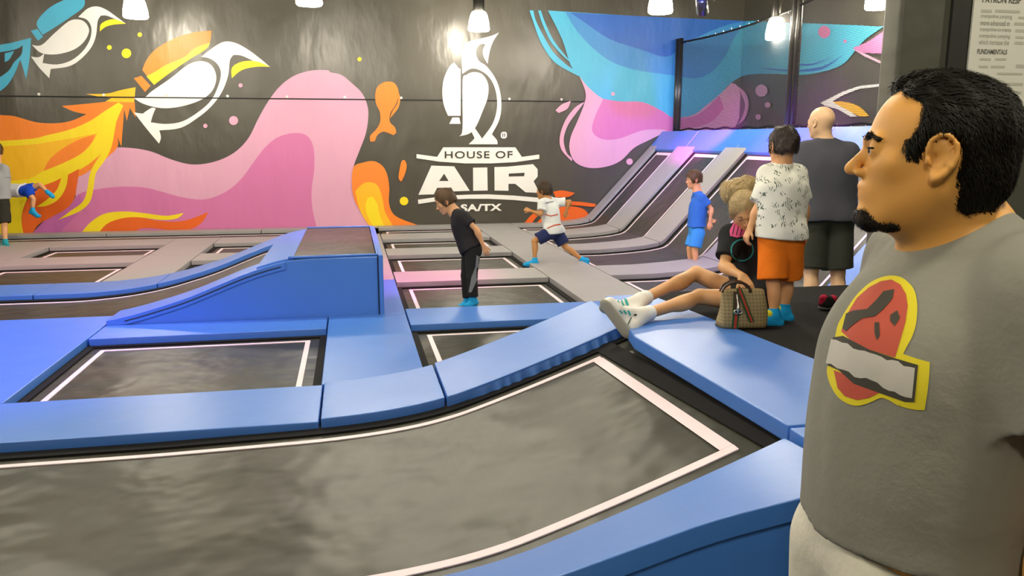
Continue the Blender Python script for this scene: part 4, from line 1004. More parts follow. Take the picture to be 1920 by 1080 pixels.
def decal(name, target, px_ring, m, off=0.002, step=6.0, holes=(), parent=None):
    """flat print laid on the cloth: outline seen in the picture, dropped onto the garment's surface"""
    me = target.data; n = len(me.vertices); co = np.empty(n*3, np.float32); me.vertices.foreach_get('co', co); co = co.reshape(-1, 3)+np.array(root_off(target.parent))
    if target.name not in BVHS:
        q = np.empty(len(me.polygons)*4, np.int32); me.polygons.foreach_get('vertices', q)
        BVHS[target.name] = BVHTree.FromPolygons([Vector(v) for v in co.tolist()], q.reshape(-1, 4).tolist())
    bv = BVHS[target.name]
    ring = np.array(px_ring); lo, hi = ring.min(0), ring.max(0)
    v2 = []; edges = []
    for r in [px_ring]+list(holes):
        dense = []
        for i in range(len(r)):
            a, b_ = np.array(r[i]), np.array(r[(i+1) % len(r)]); k = max(1, int(np.linalg.norm(b_-a)/step))
            dense += [a+(b_-a)*t/k for t in range(k)]
        n0 = len(v2); v2 += [Vector(p) for p in dense]; edges += [(n0+i, n0+(i+1) % len(dense)) for i in range(len(dense))]
    v2 += [Vector((x, y)) for x in np.arange(lo[0]+step/2, hi[0], step) for y in np.arange(lo[1]+step/2, hi[1], step)]
    vo, eo, fo, _, _, _ = delaunay_2d_cdt(v2, edges, [], 0, 1e-4)
    def inside(pt, rg):
        c = False; j = len(rg)-1
        for i in range(len(rg)):
            xi, yi = rg[i]; xj, yj = rg[j]
            if (yi > pt[1]) != (yj > pt[1]) and pt[0] < (xj-xi)*(pt[1]-yi)/(yj-yi)+xi: c = not c
            j = i
        return c
    V = []; ok = []
    for p in vo:
        r = nrm(ray(p[0], p[1])); hit, nn, ix, ds = bv.ray_cast(Vector(CP), Vector(r))
        if hit is None: V.append((0, 0, 0)); ok.append(False); continue
        if nn.dot(Vector(r)) > 0: nn = -nn
        V.append(tuple(hit+nn*off)); ok.append(True)
    F = []
    for f in fo:
        if not all(ok[i] for i in f): continue
        cx = sum(vo[i][0] for i in f)/len(f); cy = sum(vo[i][1] for i in f)/len(f)
        if inside((cx, cy), px_ring) and not any(inside((cx, cy), h_) for h_ in holes): F.append(tuple(f))
    if not F: return None
    used = sorted(set(i for f in F for i in f)); mp_ = {u: i for i, u in enumerate(used)}
    return mk(name, [V[u] for u in used], [tuple(mp_[i] for i in f) for f in F], m, target if parent is None else parent, smooth=True)
BVHS = {}
def ground(p): return (p[0], p[1], p[2])
# ------------------------------------------------------------------ people
Zv = np.array([0, 0, 1.0]); FH = nrm([FW[0], FW[1], 0])      # horizontal view direction
SK_MAN = skin_mat('warm_tan_skin', (0.80, 0.40, 0.095)); SK_FAIR = skin_mat('fair_skin', (0.80, 0.52, 0.30)); SK_KID = skin_mat('light_skin', (0.70, 0.36, 0.17))
SK_TAN = skin_mat('tan_skin', (0.50, 0.24, 0.08)); SK_W = skin_mat('golden_skin', (0.66, 0.36, 0.16))
HR_BLACK = mat('black_hair', (0.007, 0.006, 0.003), rough=0.6, spec=0.22, bump=0.8, bscale=60, bdist=0.004, var=0.4, vscale=20, stretch=(1, 1, 0.25))
HR_BROWN = mat('brown_hair', (0.10, 0.055, 0.018), rough=0.55, bump=0.7, bscale=70, bdist=0.004, var=0.3, vscale=20, stretch=(1, 1, 0.3))
HR_DK = mat('dark_brown_hair', (0.035, 0.022, 0.014), rough=0.55, bump=0.7, bscale=70, bdist=0.004, var=0.3, vscale=20, stretch=(1, 1, 0.3))
HR_BLONDE = mat('ash_blonde_hair', (0.58, 0.44, 0.22), rough=0.5, bump=0.9, bscale=55, bdist=0.006, var=0.35, vscale=25, stretch=(0.4, 0.4, 1.3))

# ---- 1. man in the foreground
def man():
    o0 = P(1742, 660, 1.24); O = np.array([o0[0], o0[1], 0.0])
    th = math.radians(2)
    f = nrm(-RT*math.cos(th)-FH*math.sin(th)); l = np.cross(Zv, f)
    Lc = lambda x, y, z: O+f*x+l*y+Zv*z
    hd = Head(P(1737, 290, 1.165), nrm(-RT*0.91+FH*0.36+Zv*0.07), nrm(Zv+RT*0.09), 0.231)
    J = dict(pelvis=Lc(0.012, 0, 0.90), chest=Lc(0.0, 0, 1.20), neck=Lc(-0.040, 0.0, 1.408), shL=Lc(-0.055, 0.170, 1.350), shR=Lc(-0.06, -0.165, 1.350),
             elL=Lc(-0.09, 0.235, 1.07), elR=Lc(-0.12, -0.215, 1.07), wrL=Lc(-0.02, 0.25, 0.84), wrR=Lc(-0.06, -0.20, 0.84),
             hipL=Lc(0.02, 0.09, 0.86), hipR=Lc(0.035, -0.09, 0.86), knL=Lc(0.02, 0.11, 0.46), knR=Lc(0.03, -0.11, 0.46), anL=Lc(-0.03, 0.12, 0.075), anR=Lc(-0.02, -0.12, 0.075),
             toL=Lc(0.12, 0.15, 0.035), toR=Lc(0.13, -0.14, 0.035))
    r = empty('person', tuple(O), 'man with black receding hair and goatee in grey T-shirt, nearest the camera at right', 'person')
    b = Body(J, 1.0, hd, f, torso=(1.0, 1.0), belly=0.0)
    L = head_prims(hd)+[hd.E((0.27, 0, -0.40), (0.085, 0.09, 0.075), 0.05), rc(hd.w(-0.13, 0, -0.15), J['neck']+Zv*0.0, 0.057, 0.061, 0.04), rc(hd.w(0.02, 0, -0.30), J['neck']+f*0.02, 0.045, 0.052, 0.04)]+b.torso()
    for q in 'LR':
        L += b.arm(q)+b.leg(q)+b.foot(q); L += hand_prims(J['wr'+q], J['wr'+q]-J['el'+q], -b.sd if q == 'L' else b.sd, 0, 1.0, 0.4, side_sign=1 if q == 'L' else -1)
    sdf_mesh('body', L, 0.0042, SK_MAN, r)
    eyes(hd, r); eyebrows(hd, r, HR_BLACK, 0.014, 0.012, 700); lashes(hd, r, HR_BLACK)
    sdf_mesh('lips', [hd.T((0.335, 0.05, -0.238), (0.35, 0, -0.232), 0.014, 0.02, 0.01), hd.T((0.335, -0.05, -0.238), (0.35, 0, -0.232), 0.014, 0.02, 0.01), hd.T((0.323, 0.045, -0.282), (0.338, 0, -0.284), 0.017, 0.023, 0.01), hd.T((0.323, -0.045, -0.282), (0.338, 0, -0.284), 0.017, 0.023, 0.01)],
             0.002, mat('lip_skin', (0.50, 0.19, 0.08), rough=0.45, var=0.05), r)
    # hair: receding temples, fuller crown and sides down to the nape
    H = [hd.E((-0.075, 0, 0.12), (0.425, 0.34, 0.385), 0.02), hd.E((-0.22, 0, -0.08), (0.275, 0.30, 0.30), 0.06), hd.T((0.22, 0.05, 0.43), (0.0, 0, 0.45), 0.035, 0.05, 0.06), hd.T((0.22, -0.08, 0.42), (0.0, 0, 0.45), 0.035, 0.05, 0.06)]
    H.append(hd.E((0.44, 0, -0.02), (0.33, 0.60, 0.43), 0.04, sub=True))
    for s in (1, -1):
        H.append(hd.E((0.28, 0.26*s, 0.21), (0.20, 0.24, 0.20), 0.05, sub=True))
        H.append(hd.E((-0.045, 0.38*s, -0.025), (0.145, 0.14, 0.185), 0.02, sub=True))
        H.append(hd.T((0.12, 0.30*s, -0.17), (0.02, 0.32*s, -0.36), 0.13, 0.18, 0.03, sub=True))
    H.append(hd.E((0.05, 0, -0.42), (0.33, 0.5, 0.24), 0.03, sub=True))
    hair = sdf_mesh('hair', H, 0.0035, HR_BLACK, r, cuts=[lambda X: -(((X-hd.c) @ hd.u)/hd.H+0.33+0.0)*hd.H], noise=folds(0.0035, 75, 3))
    strands(hair, hd, HR_BLACK, lambda p: -hd.f*(0.9 if (p-hd.c) @ hd.u > 0.2*hd.H else 0.35)-hd.u*(0.15 if (p-hd.c) @ hd.u > 0.3*hd.H else 0.9), n=26000, ln=0.062, wd=0.0030, lift=0.012, seed=5)
    G_ = [hd.E((0.268, 0, -0.415), (0.100, 0.105, 0.088), 0.03), hd.T((0.13, 0.12, -0.43), (0.25, 0.05, -0.43), 0.060, 0.072, 0.05), hd.T((0.13, -0.12, -0.43), (0.25, -0.05, -0.43), 0.060, 0.072, 0.05), hd.E((0.33, 0, -0.325), (0.11, 0.13, 0.05), 0.02, sub=True)]
    gt = sdf_mesh('goatee', G_, 0.003, mat('dark_stubble', (0.035, 0.018, 0.006), rough=0.8, bump=0.8, bscale=220, bdist=0.002, var=0.4, vscale=60), r, noise=folds(0.0012, 200, 5))
    strands(gt, hd, HR_BLACK, lambda p: -hd.u-hd.f*0.2, n=7000, ln=0.020, wd=0.0022, lift=0.004, seed=6)

    sh = cloth('grey_marl_jersey', (0.275, 0.272, 0.225), bump=0.3, bscale=9, bdist=0.03, var=0.06)
    nz0 = folds(0.0035, 17, 8)
    ext = [el(Lc(0.0, 0, 1.04), (0.122, 0.155, 0.17), 0.09, b.R)]
    s_ = shirt_mesh(b, r, sh, sleeve=0.60, g=0.014, h=0.0055, hem=Lc(0, 0, 0.955), hemn=nrm(-Zv-f*0.1), neck_r=-0.002, noise=nz0, extra=ext, flare=0.02, armg=0.022)
    # collar rib
    M_P = cloth('ivory_trousers', (0.72, 0.70, 0.58))
    shorts_mesh(b, r, M_P, length=1.86, g=0.026, top=0.02, h=0.007, name='trousers', noise=folds(0.004, 14, 2), flare=0.01)
    for q in 'LR': shoe_set(b, r, q, cloth('white_sneaker_leather', (0.6, 0.6, 0.58), rough=0.5), 0.012, 'shoe', 0.006, 0.03)
    # chest print: plain oval badge with a slanted blank banner
    ye = mat('print_yellow', (0.80, 0.68, 0.02), rough=0.8, var=0.06, vscale=30); rd = mat('print_red', (0.56, 0.095, 0.055), rough=0.8, var=0.12, vscale=20)
    bk = mat('print_charcoal', (0.06, 0.055, 0.04), rough=0.85, var=0.2, vscale=30); wt = mat('print_off_white', (0.58, 0.56, 0.50), rough=0.85, var=0.1, vscale=30)
    Q = lambda *p: [(1520+x/3.6, 500+y/3.6) for x, y in p]
    oval = smooth_poly(Q((182, 418), (240, 310), (300, 215), (380, 130), (480, 75), (580, 66), (660, 110), (705, 170), (722, 260), (712, 380), (680, 480), (632, 585)), 3)
    outline = Q((182, 418), (215, 345), (255, 280), (310, 200), (380, 130), (440, 92), (500, 70), (560, 64), (620, 78), (670, 118), (705, 170), (722, 260), (715, 380), (690, 470), (650, 545), (628, 590), (720, 622), (806, 645), (800, 760), (785, 880), (770, 968), (690, 962), (590, 935), (540, 905), (480, 885), (420, 910), (360, 932), (300, 938), (235, 915), (180, 870), (140, 800), (120, 740), (118, 680), (150, 600))
    outline = smooth_poly(outline, 3)
    decal('badge_outline', s_, outline, ye, 0.0015)
    decal('badge_field', s_, Q((215, 440), (250, 330), (320, 215), (400, 145), (480, 103), (550, 92), (610, 125), (648, 190), (660, 270), (645, 380), (610, 500), (575, 615), (400, 560), (280, 500)), rd, 0.0022)
    decal('badge_field', s_, Q((165, 700), (250, 730), (350, 790), (470, 850), (400, 885), (320, 900), (240, 875), (190, 820)), rd, 0.0022)
    decal('badge_banner', s_, Q((160, 480), (230, 470), (400, 560), (570, 618), (730, 665), (705, 912), (640, 910), (470, 850), (300, 790), (200, 700), (125, 668)), bk, 0.0026)
    rr = np.random.RandomState(3)
    top = [(150+t*560, 492+t*196+rr.randint(-10, 12)) for t in np.linspace(0, 1, 16)]
    bot = [(690-t*575, 885-t*228+rr.randint(-14, 14)) for t in np.linspace(0, 1, 16)]
    decal('banner_smudge', s_, Q(*(top+bot)), wt, 0.0032)
    decal('badge_smudge', s_, Q((250, 320), (300, 300), (390, 290), (450, 230), (500, 170), (570, 158), (560, 220), (500, 290), (440, 340), (360, 350), (290, 400), (250, 440), (225, 420)), bk, 0.0030)
    decal('badge_smudge', s_, Q((545, 330), (590, 300), (610, 350), (575, 405), (545, 370)), bk, 0.0030)
    decal('badge_smudge', s_, Q((440, 380), (470, 380), (475, 470), (455, 500), (440, 450)), bk, 0.0030)
    return b
man()

def J_px(d, spec, **over):
    """spec: joint -> (px, py, extra depth)"""
    return {k: P(v[0], v[1], d+(v[2] if len(v) > 2 else 0)) for k, v in spec.items()}

# ---- 2. bald man seen from behind
def bald():
    d = 6.3
    J = J_px(d, dict(pelvis=(1548, 402), chest=(1550, 318), neck=(1548, 270, -0.02), shL=(1509, 286, -0.0), shR=(1590, 288, 0.0), elL=(1492, 345, -0.04), elR=(1602, 352), wrL=(1497, 400, .0), wrR=(1590, 408, .1),
             hipL=(1527, 420), hipR=(1569, 420), knL=(1521, 508, .03), knR=(1571, 510, .03), anL=(1518, 598), anR=(1574, 600), toL=(1506, 606, .12), toR=(1580, 606, .14)))
    dz = 0.085-min(J['anL'][2], J['anR'][2])+0.065
    hd = Head(P(1538, 230, d-0.02), nrm(-RT*0.55+FH*0.85), Zv, 0.252)
    O = (J['anL']+J['anR'])/2
    for q in 'LR': J['an'+q][2] = 0.15; J['to'+q][2] = 0.11
    r = empty('person', (O[0], O[1], 0.065), 'bald man seen from behind in charcoal T-shirt and dark green shorts', 'person')
    b = Body(J, 1.02, hd, FH+RT*-0.1, torso=(1.14, 1.1), belly=0.0)
    b.skin('body', 0.0075, SK_FAIR, r, rmin=0.008)
    shirt_mesh(b, r, cloth('charcoal_jersey', (0.075, 0.078, 0.095), bscale=12, bdist=0.02), sleeve=0.52, g=0.022, h=0.008, hem=P(1548, 412, d), hemn=-Zv, noise=folds(0.006, 14, 4), armg=0.024)
    shorts_mesh(b, r, cloth('dark_olive_twill', (0.048, 0.052, 0.040)), length=0.93, g=0.03, h=0.008, noise=folds(0.005, 16, 5), flare=0.03)
bald()

# ---- 3. small boy in orange shorts
def boy_orange():
    d = 4.40; zf = 0.55
    J = J_px(d, dict(pelvis=(1464, 436), chest=(1467, 362), neck=(1466, 314), shL=(1440, 328, .02), shR=(1493, 328, .02), elL=(1421, 392, .0), elR=(1509, 388, .04), wrL=(1406, 428, .0), wrR=(1507, 434, .08),
             hipL=(1449, 452), hipR=(1479, 450), knL=(1449, 530, .0), knR=(1474, 522, .1), anL=(1452, 596, .0), anR=(1471, 590, .12), toL=(1413, 612, -.03), toR=(1432, 604, .20)))
    for q in 'LR': J['an'+q][2] = zf+0.045; J['to'+q][2] = zf+0.02
    J['toL'] = J['anL']+nrm(-RT*0.95-FH*0.25)*0.125*1.0+Zv*-0.02; J['toR'] = J['anR']+nrm(-RT*0.9+FH*0.1)*0.12+Zv*-0.02
    hd = Head(P(1466, 275, d+0.0), nrm(-RT*0.30+FH*0.95+Zv*-0.05), nrm(Zv), 0.205)
    O = (J['anL']+J['anR'])/2
    r = empty('person', (O[0], O[1], zf), 'small boy in white leaf-print shirt, orange shorts and blue grip socks', 'person')
    b = Body(J, 0.64, hd, FH-RT*0.35, torso=(1.0, 1.15), limb=1.02)
    b.skin('body', 0.005, SK_KID, r, child=1.0, rmin=0.0055, hands=dict(L=dict(curl=0.6), R=dict(curl=0.6)))
    short_hair(hd, HR_DK, r, t=0.035, nape=-0.15, seed=2, mess=0.6)
    # white shirt with leaf print
    m = cloth('leaf_print_cotton', (0.80, 0.80, 0.74), bscale=22, bdist=0.01, var=0.03)
    nt = m.node_tree; bs = nt.nodes['Principled BSDF']
    tc = nt.nodes.new('ShaderNodeTexCoord'); mp = nt.nodes.new('ShaderNodeMapping'); nt.links.new(tc.outputs['Object'], mp.inputs[0]); mp.inputs['Scale'].default_value = (1, 0.4, 1)
    nz = nt.nodes.new('ShaderNodeTexNoise'); nz.inputs['Scale'].default_value = 70; nt.links.new(mp.outputs[0], nz.inputs['Vector'])
    add = nt.nodes.new('ShaderNodeMix'); add.data_type = 'RGBA'; add.blend_type = 'ADD'; add.inputs['Factor'].default_value = 0.035
    nt.links.new(mp.outputs[0], add.inputs['A']); nt.links.new(nz.outputs['Color'], add.inputs['B'])
    v = nt.nodes.new('ShaderNodeTexVoronoi'); v.inputs['Scale'].default_value = 24; v.feature = 'F1'; nt.links.new(add.outputs['Result'], v.inputs['Vector'])
    wv = nt.nodes.new('ShaderNodeTexWave'); wv.inputs['Scale'].default_value = 27; wv.inputs['Distortion'].default_value = 12; nt.links.new(tc.outputs['Object'], wv.inputs['Vector'])
    c1 = nt.nodes.new('ShaderNodeMath'); c1.operation = 'LESS_THAN'; c1.inputs[1].default_value = 0.42; nt.links.new(v.outputs['Distance'], c1.inputs[0])
    c2 = nt.nodes.new('ShaderNodeMath'); c2.operation = 'GREATER_THAN'; wv.inputs['Detail'].default_value = 2; c2.inputs[1].default_value = 0.70; nt.links.new(wv.outputs['Fac'], c2.inputs[0])
    c3 = nt.nodes.new('ShaderNodeMath'); c3.operation = 'MULTIPLY'; nt.links.new(c1.outputs[0], c3.inputs[0]); nt.links.new(c2.outputs[0], c3.inputs[1])
    mx = nt.nodes.new('ShaderNodeMix'); mx.data_type = 'RGBA'; mx.inputs['A'].default_value = (0.80, 0.80, 0.72, 1); mx.inputs['B'].default_value = (0.13, 0.17, 0.13, 1)
    nt.links.new(c3.outputs[0], mx.inputs['Factor']); nt.links.new(mx.outputs['Result'], bs.inputs['Base Color'])
    shirt_mesh(b, r, m, sleeve=0.80, g=0.020, h=0.0055, hem=P(1464, 446, d), hemn=nrm(-Zv-RT*0.03), noise=folds(0.0035, 26, 9), armg=0.014, flare=0.012)
    shorts_mesh(b, r, cloth('orange_cotton', (0.86, 0.20, 0.012), bscale=14, bdist=0.02), length=0.92, g=0.022, h=0.0055, top=0.05, noise=folds(0.004, 24, 6), flare=0.04)
    for q in 'LR':
        o = shoe_set(b, r, q, cloth('blue_grip_sock', (0.01, 0.33, 0.72)), 0.006, 'sock', 0.004, 0.07)
        f_ = foot_dir(J, q); tp = J['an'+q]+f_*0.05+Zv*0.012
        sdf_mesh('yellow_band', [rc(tp-f_*0.012, tp+f_*0.014, 0.026, 0.024, 0.01)], 0.004, mat('yellow_knit', (0.75, 0.70, 0.03), rough=0.9, var=0.1), o)
boy_orange()

# ---- 4. woman sitting
def woman():
    zf = 0.55
    J = dict(pelvis=P(1420, 560, 4.72), chest=P(1413, 478, 4.78), neck=P(1412, 425, 4.70), shR=P(1372, 440, 4.66), shL=P(1444, 440, 4.80),
             elR=P(1357, 500, 4.58), elL=P(1448, 495, 4.75), wrR=P(1392, 518, 4.40), wrL=P(1442, 522, 4.66),
             hipR=P(1415, 562, 4.80), hipL=P(1425, 566, 4.62), knR=P(1305, 513, 4.86), knL=P(1312, 556, 4.66), anR=P(1203, 562, 4.60), anL=P(1208, 590, 4.42),
             toR=P(1140, 569, 4.52), toL=P(1153, 583, 4.38))
    hd = Head(P(1396, 398, 4.62), nrm(-FH*0.86-Zv*0.46-RT*0.10), nrm(Zv*0.8-FH*0.35-RT*0.22), 0.228)
    r = empty('person', tuple(P(1420, 590, 4.7)[:2])+(zf,), 'seated woman with blonde bun, black T-shirt and white sneakers, looking into her bag', 'person')
    b = Body(J, 0.84, hd, nrm(-RT*0.6-FH*0.7), torso=(0.95, 1.0), limb=0.98)
    b.skin('body', 0.0055, SK_W, r, rmin=0.007, feet=False, hands=dict(R=dict(curl=0.5, d=nrm(P(1402, 538, 4.36)-J['wrR']), n=FH), L=dict(curl=0.6)))
    eyes(hd, r); eyebrows(hd, r, HR_BROWN, 0.012)
    H = [hd.E((-0.085, 0, 0.13), (0.42, 0.36, 0.40), 0.02), hd.E((0.36, 0, -0.14), (0.26, 0.45, 0.36), 0.03, sub=True), hd.E((0.12, 0, -0.38), (0.35, 0.5, 0.26), 0.03, sub=True)]
    hr = sdf_mesh('hair', H, 0.0045, HR_BLONDE, r, cuts=[lambda X: -(((X-hd.c) @ hd.u)/hd.H+0.28)*hd.H], noise=folds(0.003, 60, 2))
    bc_ = P(1388, 352, 4.66)
    sdf_mesh('hair_bun', [el(bc_+RT*0.03, (0.075, 0.07, 0.062), 0.012), el(bc_-RT*0.055-Zv*0.02, (0.055, 0.06, 0.06), 0.006), el(bc_+RT*0.06-Zv*0.045, (0.05, 0.06, 0.05), 0.02)], 0.004, HR_BLONDE, hr, noise=folds(0.005, 55, 7))
    strands(hr, hd, HR_BLONDE, lambda p: nrm(bc_-p), n=7000, ln=0.16, wd=0.006, lift=0.02, seed=8)
    bun = [o for o in hr.children if o.name.startswith('hair_bun')][0]
    strands(bun, hd, HR_BLONDE, lambda p: np.cross(p-bc_, FH)*8, n=5000, ln=0.14, wd=0.006, lift=0.05, seed=9)
    lashes(hd, r, HR_BROWN)
    m = cloth('black_jersey', (0.018, 0.019, 0.020), bscale=16)
    s_ = shirt_mesh(b, r, m, sleeve=0.72, g=0.016, h=0.006, hem=P(1425, 552, 4.7), hemn=-b.up, noise=folds(0.004, 22, 3), neck_r=0.004)
    shorts_mesh(b, r, cloth('black_shorts_cloth', (0.02, 0.02, 0.022)), length=0.32, g=0.014, h=0.006)
    pk = mat('print_pink', (0.75, 0.10, 0.28), rough=0.8, var=0.3, vscale=60); tl = mat('print_teal', (0.03, 0.30, 0.30), rough=0.8, var=0.2)
    dk = mat('print_black', (0.01, 0.014, 0.012), rough=0.8, var=0.2)
    q = lambda *p: [(1260+x/4.91, 300+y/4.91) for x, y in p]
    decal('pink_print', s_, q((530, 650), (570, 575), (690, 620), (660, 700), (600, 715), (535, 700)), pk, 0.0025, 3)
    for i in range(3):
        decal('print_gap', s_, q((572+34*i, 600+12*i), (580+34*i, 604+12*i), (560+34*i, 690+4*i), (552+34*i, 688+4*i)), dk, 0.0032, 3)
    ring = [(590+155*math.cos(a)*0.35*2+55, 830+105*math.sin(a)) for a in np.linspace(0, 6.28, 24, endpoint=False)]
    inn = [(645+(x-645)*0.88, 830+(y-830)*0.86) for x, y in ring]
    decal('teal_ring', s_, q(*ring), tl, 0.0025, 3, holes=[q(*inn)])
    # sneakers
    wl = cloth('white_leather', (0.78, 0.76, 0.70), rough=0.5, bump=0.1); tq = mat('teal_laces', (0.02, 0.36, 0.33), rough=0.7, var=0.2)
    for q_ in 'RL':
        an, to, kn = J['an'+q_], J['to'+q_], J['kn'+q_]; f_ = foot_dir(J, q_); dn = nrm(an-kn)
        if q_ == 'L': f_ = nrm(nrm(P(1150, 585, 4.36)-P(1182, 626, 4.36)))
        heel = an+dn*0.05-f_*0.035 if q_ == 'R' else P(1180, 616, 4.33)
        toe = heel+f_*0.225 if q_ == 'R' else heel+f_*0.17
        if q_ == 'R': toe = P(1140, 572, 4.50); heel = P(1188, 590, 4.50)
        mid = heel*0.35+toe*0.65
        up_ = nrm(np.cross(np.cross(toe-heel, kn-an), toe-heel))
        sd0 = nrm(np.cross(up_, toe-heel))
        o = sdf_mesh('sneaker', [rc(heel, toe, 0.038, 0.033, 0.02), rc(an, heel, 0.040, 0.042, 0.03), rc(an, mid, 0.038, 0.036, 0.03), rc(toe-up_*0.01, toe-(toe-heel)*0.25, 0.036, 0.04, 0.02)], 0.0038, wl, r, cuts=[plane_cut(heel-up_*0.026, -up_)])
        sdf_mesh('sole', [rc(heel-up_*0.034, toe-up_*0.030+nrm(toe-heel)*0.005, 0.044, 0.042, 0.01, flat=(up_, 3.2))], 0.0035, cloth('off_white_rubber', (0.42, 0.41, 0.33), rough=0.6, bump=0.1), o)
        sdf_mesh('sneaker_collar', [rc(an-dn*0.035, an-dn*0.0, 0.044, 0.042, 0.01)], 0.004, cloth('white_sock_knit', (0.82, 0.82, 0.80)), o)
        z4 = lambda *p: [(1100+x/8.307, 520+y/8.307) for x, y in p]
        if q_ == 'R':
            for pp in (((415, 350), (445, 350), (472, 462), (447, 462)), ((470, 345), (497, 348), (522, 455), (496, 458)), ((522, 338), (545, 334), (585, 445), (560, 450)), ((575, 330), (625, 345), (660, 440), (612, 440))):
                decal('lace', o, z4(*pp), tq, 0.003, 2.5)
        else:
            for pp in (((500, 520), (520, 510), (560, 560), (545, 572)), ((560, 520), (585, 508), (625, 568), (605, 580)), ((625, 520), (655, 515), (690, 590), (665, 600))):
                decal('lace', o, z4(*pp), tq, 0.003, 2.5)
            decal('side_flash', o, z4((682, 625), (706, 622), (672, 705), (625, 782), (645, 700)), mat('print_grey_green', (0.12, 0.17, 0.15), rough=0.6, var=0.2), 0.003, 2.5)
            decal('heel_patch', o, z4((722, 585), (750, 570), (786, 580), (770, 600), (735, 602)), mat('print_black', (0.01, 0.01, 0.01), rough=0.6), 0.003, 2.5)
woman()

# ---- kids on the court
def kid(d, spec, S, Hh, headp, fwd, front, skinm, hair, label, root_px, zf, shirt, shorts, sock, shirt_k={}, shorts_k={}, fix=True, headup=None, hz=0.006, **k):
    J = J_px(d, spec)
    if fix:
        for q in fix:
            J['an'+q][2] = zf+0.05; J['to'+q][2] = zf+0.025
    hd = Head(P(headp[0], headp[1], d), nrm(fwd), Zv if headup is None else nrm(headup), Hh)
    o = P(root_px[0], root_px[1], d)
    r = empty('person', (o[0], o[1], zf), label, 'person')
    b = Body(J, S, hd, front, torso=k.get('torso', (1.0, 1.05)))
    b.skin('body', 0.0058, skinm, r, child=0.8, rmin=0.006, hands=k.get('hands'))
    short_hair(hd, hair, r, t=0.04, nape=-0.13, res=0.025, seed=int(d*10), mess=1.0, top=0.04)
    eyes(hd, r); eyebrows(hd, r, hair, 0.012)
    s_ = shirt_mesh(b, r, shirt, h=0.007, noise=folds(0.004, 22, int(d*7)), **shirt_k)
    t_ = shorts_mesh(b, r, shorts, h=0.007, noise=folds(0.004, 22, int(d*5)), **shorts_k)
    for q in 'LR': shoe_set(b, r, q, sock, 0.008, 'sock', 0.005, 0.07)
    return b, r, s_, t_
SOCK = cloth('bright_blue_sock', (0.02, 0.36, 0.72))
# 5 boy in blue
d5 = 9.75
kid(d5, dict(pelvis=(1306, 430), chest=(1309, 390), neck=(1308, 360), shR=(1305, 371, .10), shL=(1315, 371, -.10), elR=(1324, 398, .12), elL=(1334, 392, -.11), wrR=(1334, 412, .0), wrL=(1331, 416, -.15),
             hipR=(1304, 438, .06), hipL=(1308, 438, -.06), knR=(1293, 466, .06), knL=(1302, 467, -.06), anR=(1294, 495, .06), anL=(1304, 497, -.06), toR=(1284, 500, .06), toL=(1293, 502, -.06)),
    0.66, 0.215, (1300, 337), -RT*1.0-FH*0.1-Zv*0.08, -RT, SK_KID, HR_BROWN, 'boy in blue shirt and light blue shorts standing at the incline foot', (1300, 500), 0.065,
    cloth('royal_blue_jersey', (0.035, 0.16, 0.55)), cloth('light_blue_shorts', (0.05, 0.30, 0.74)), cloth('blue_sock', (0.02, 0.33, 0.60)),
    shirt_k=dict(sleeve=0.65, g=0.018, hem=P(1306, 424, d5), hemn=-Zv), shorts_k=dict(length=0.88, g=0.02, flare=0.03, top=0.06), fix=None)
# 6 running child in white shirt
d6 = 9.9
b6, r6, s6, t6 = kid(d6, dict(pelvis=(1038, 430), chest=(1032, 398), neck=(1026, 374), shL=(1018, 381, -.10), shR=(1042, 380, .12), elL=(1014, 402, -.16), elR=(1068, 378, .10), wrL=(994, 395, -.14), wrR=(1062, 396, .12),
             hipL=(1031, 436, -.06), hipR=(1043, 436, .07), knL=(1002, 452, -.08), knR=(1060, 463, .08), anL=(1003, 490, -.08), anR=(1094, 488, .08), toL=(984, 496, -.08), toR=(1097, 508, .08)),
    0.66, 0.215, (1019, 358), -RT*0.9+FH*0.35, -RT-FH*0.2, SK_TAN, mat('dark_hair', (0.05, 0.03, 0.012), rough=0.6, bump=0.6, bscale=60, bdist=0.004, var=0.3), 'running child in white red-striped shirt and navy shorts on the grey walkway', (1040, 505), 0.065,
    cloth('white_jersey', (0.68, 0.72, 0.70)), cloth('navy_shorts', (0.02, 0.03, 0.10)), SOCK,
    shirt_k=dict(sleeve=0.7, g=0.022, hem=P(1037, 437, d6), hemn=nrm(-Zv), armg=0.018), shorts_k=dict(length=0.8, g=0.02, flare=0.03, top=0.04), fix=None, hands=dict(L=dict(curl=0.9), R=dict(curl=0.9)))
rs = mat('print_red_stripe', (0.55, 0.08, 0.03), rough=0.8, var=0.1)
for pts in (((1022, 401), (1033, 404), (1046, 401), (1046, 403), (1033, 406), (1022, 403)), ((1026, 427), (1040, 421), (1053, 419), (1053, 421.5), (1040, 423.5), (1026, 429))):
    decal('red_stripe', s6, list(pts), rs, 0.004, 3)
decal('grey_stripe', s6, [(1022, 380), (1038, 377), (1038, 379), (1022, 382)], mat('print_grey', (0.2, 0.2, 0.22), rough=0.8, var=0.1), 0.004, 3)
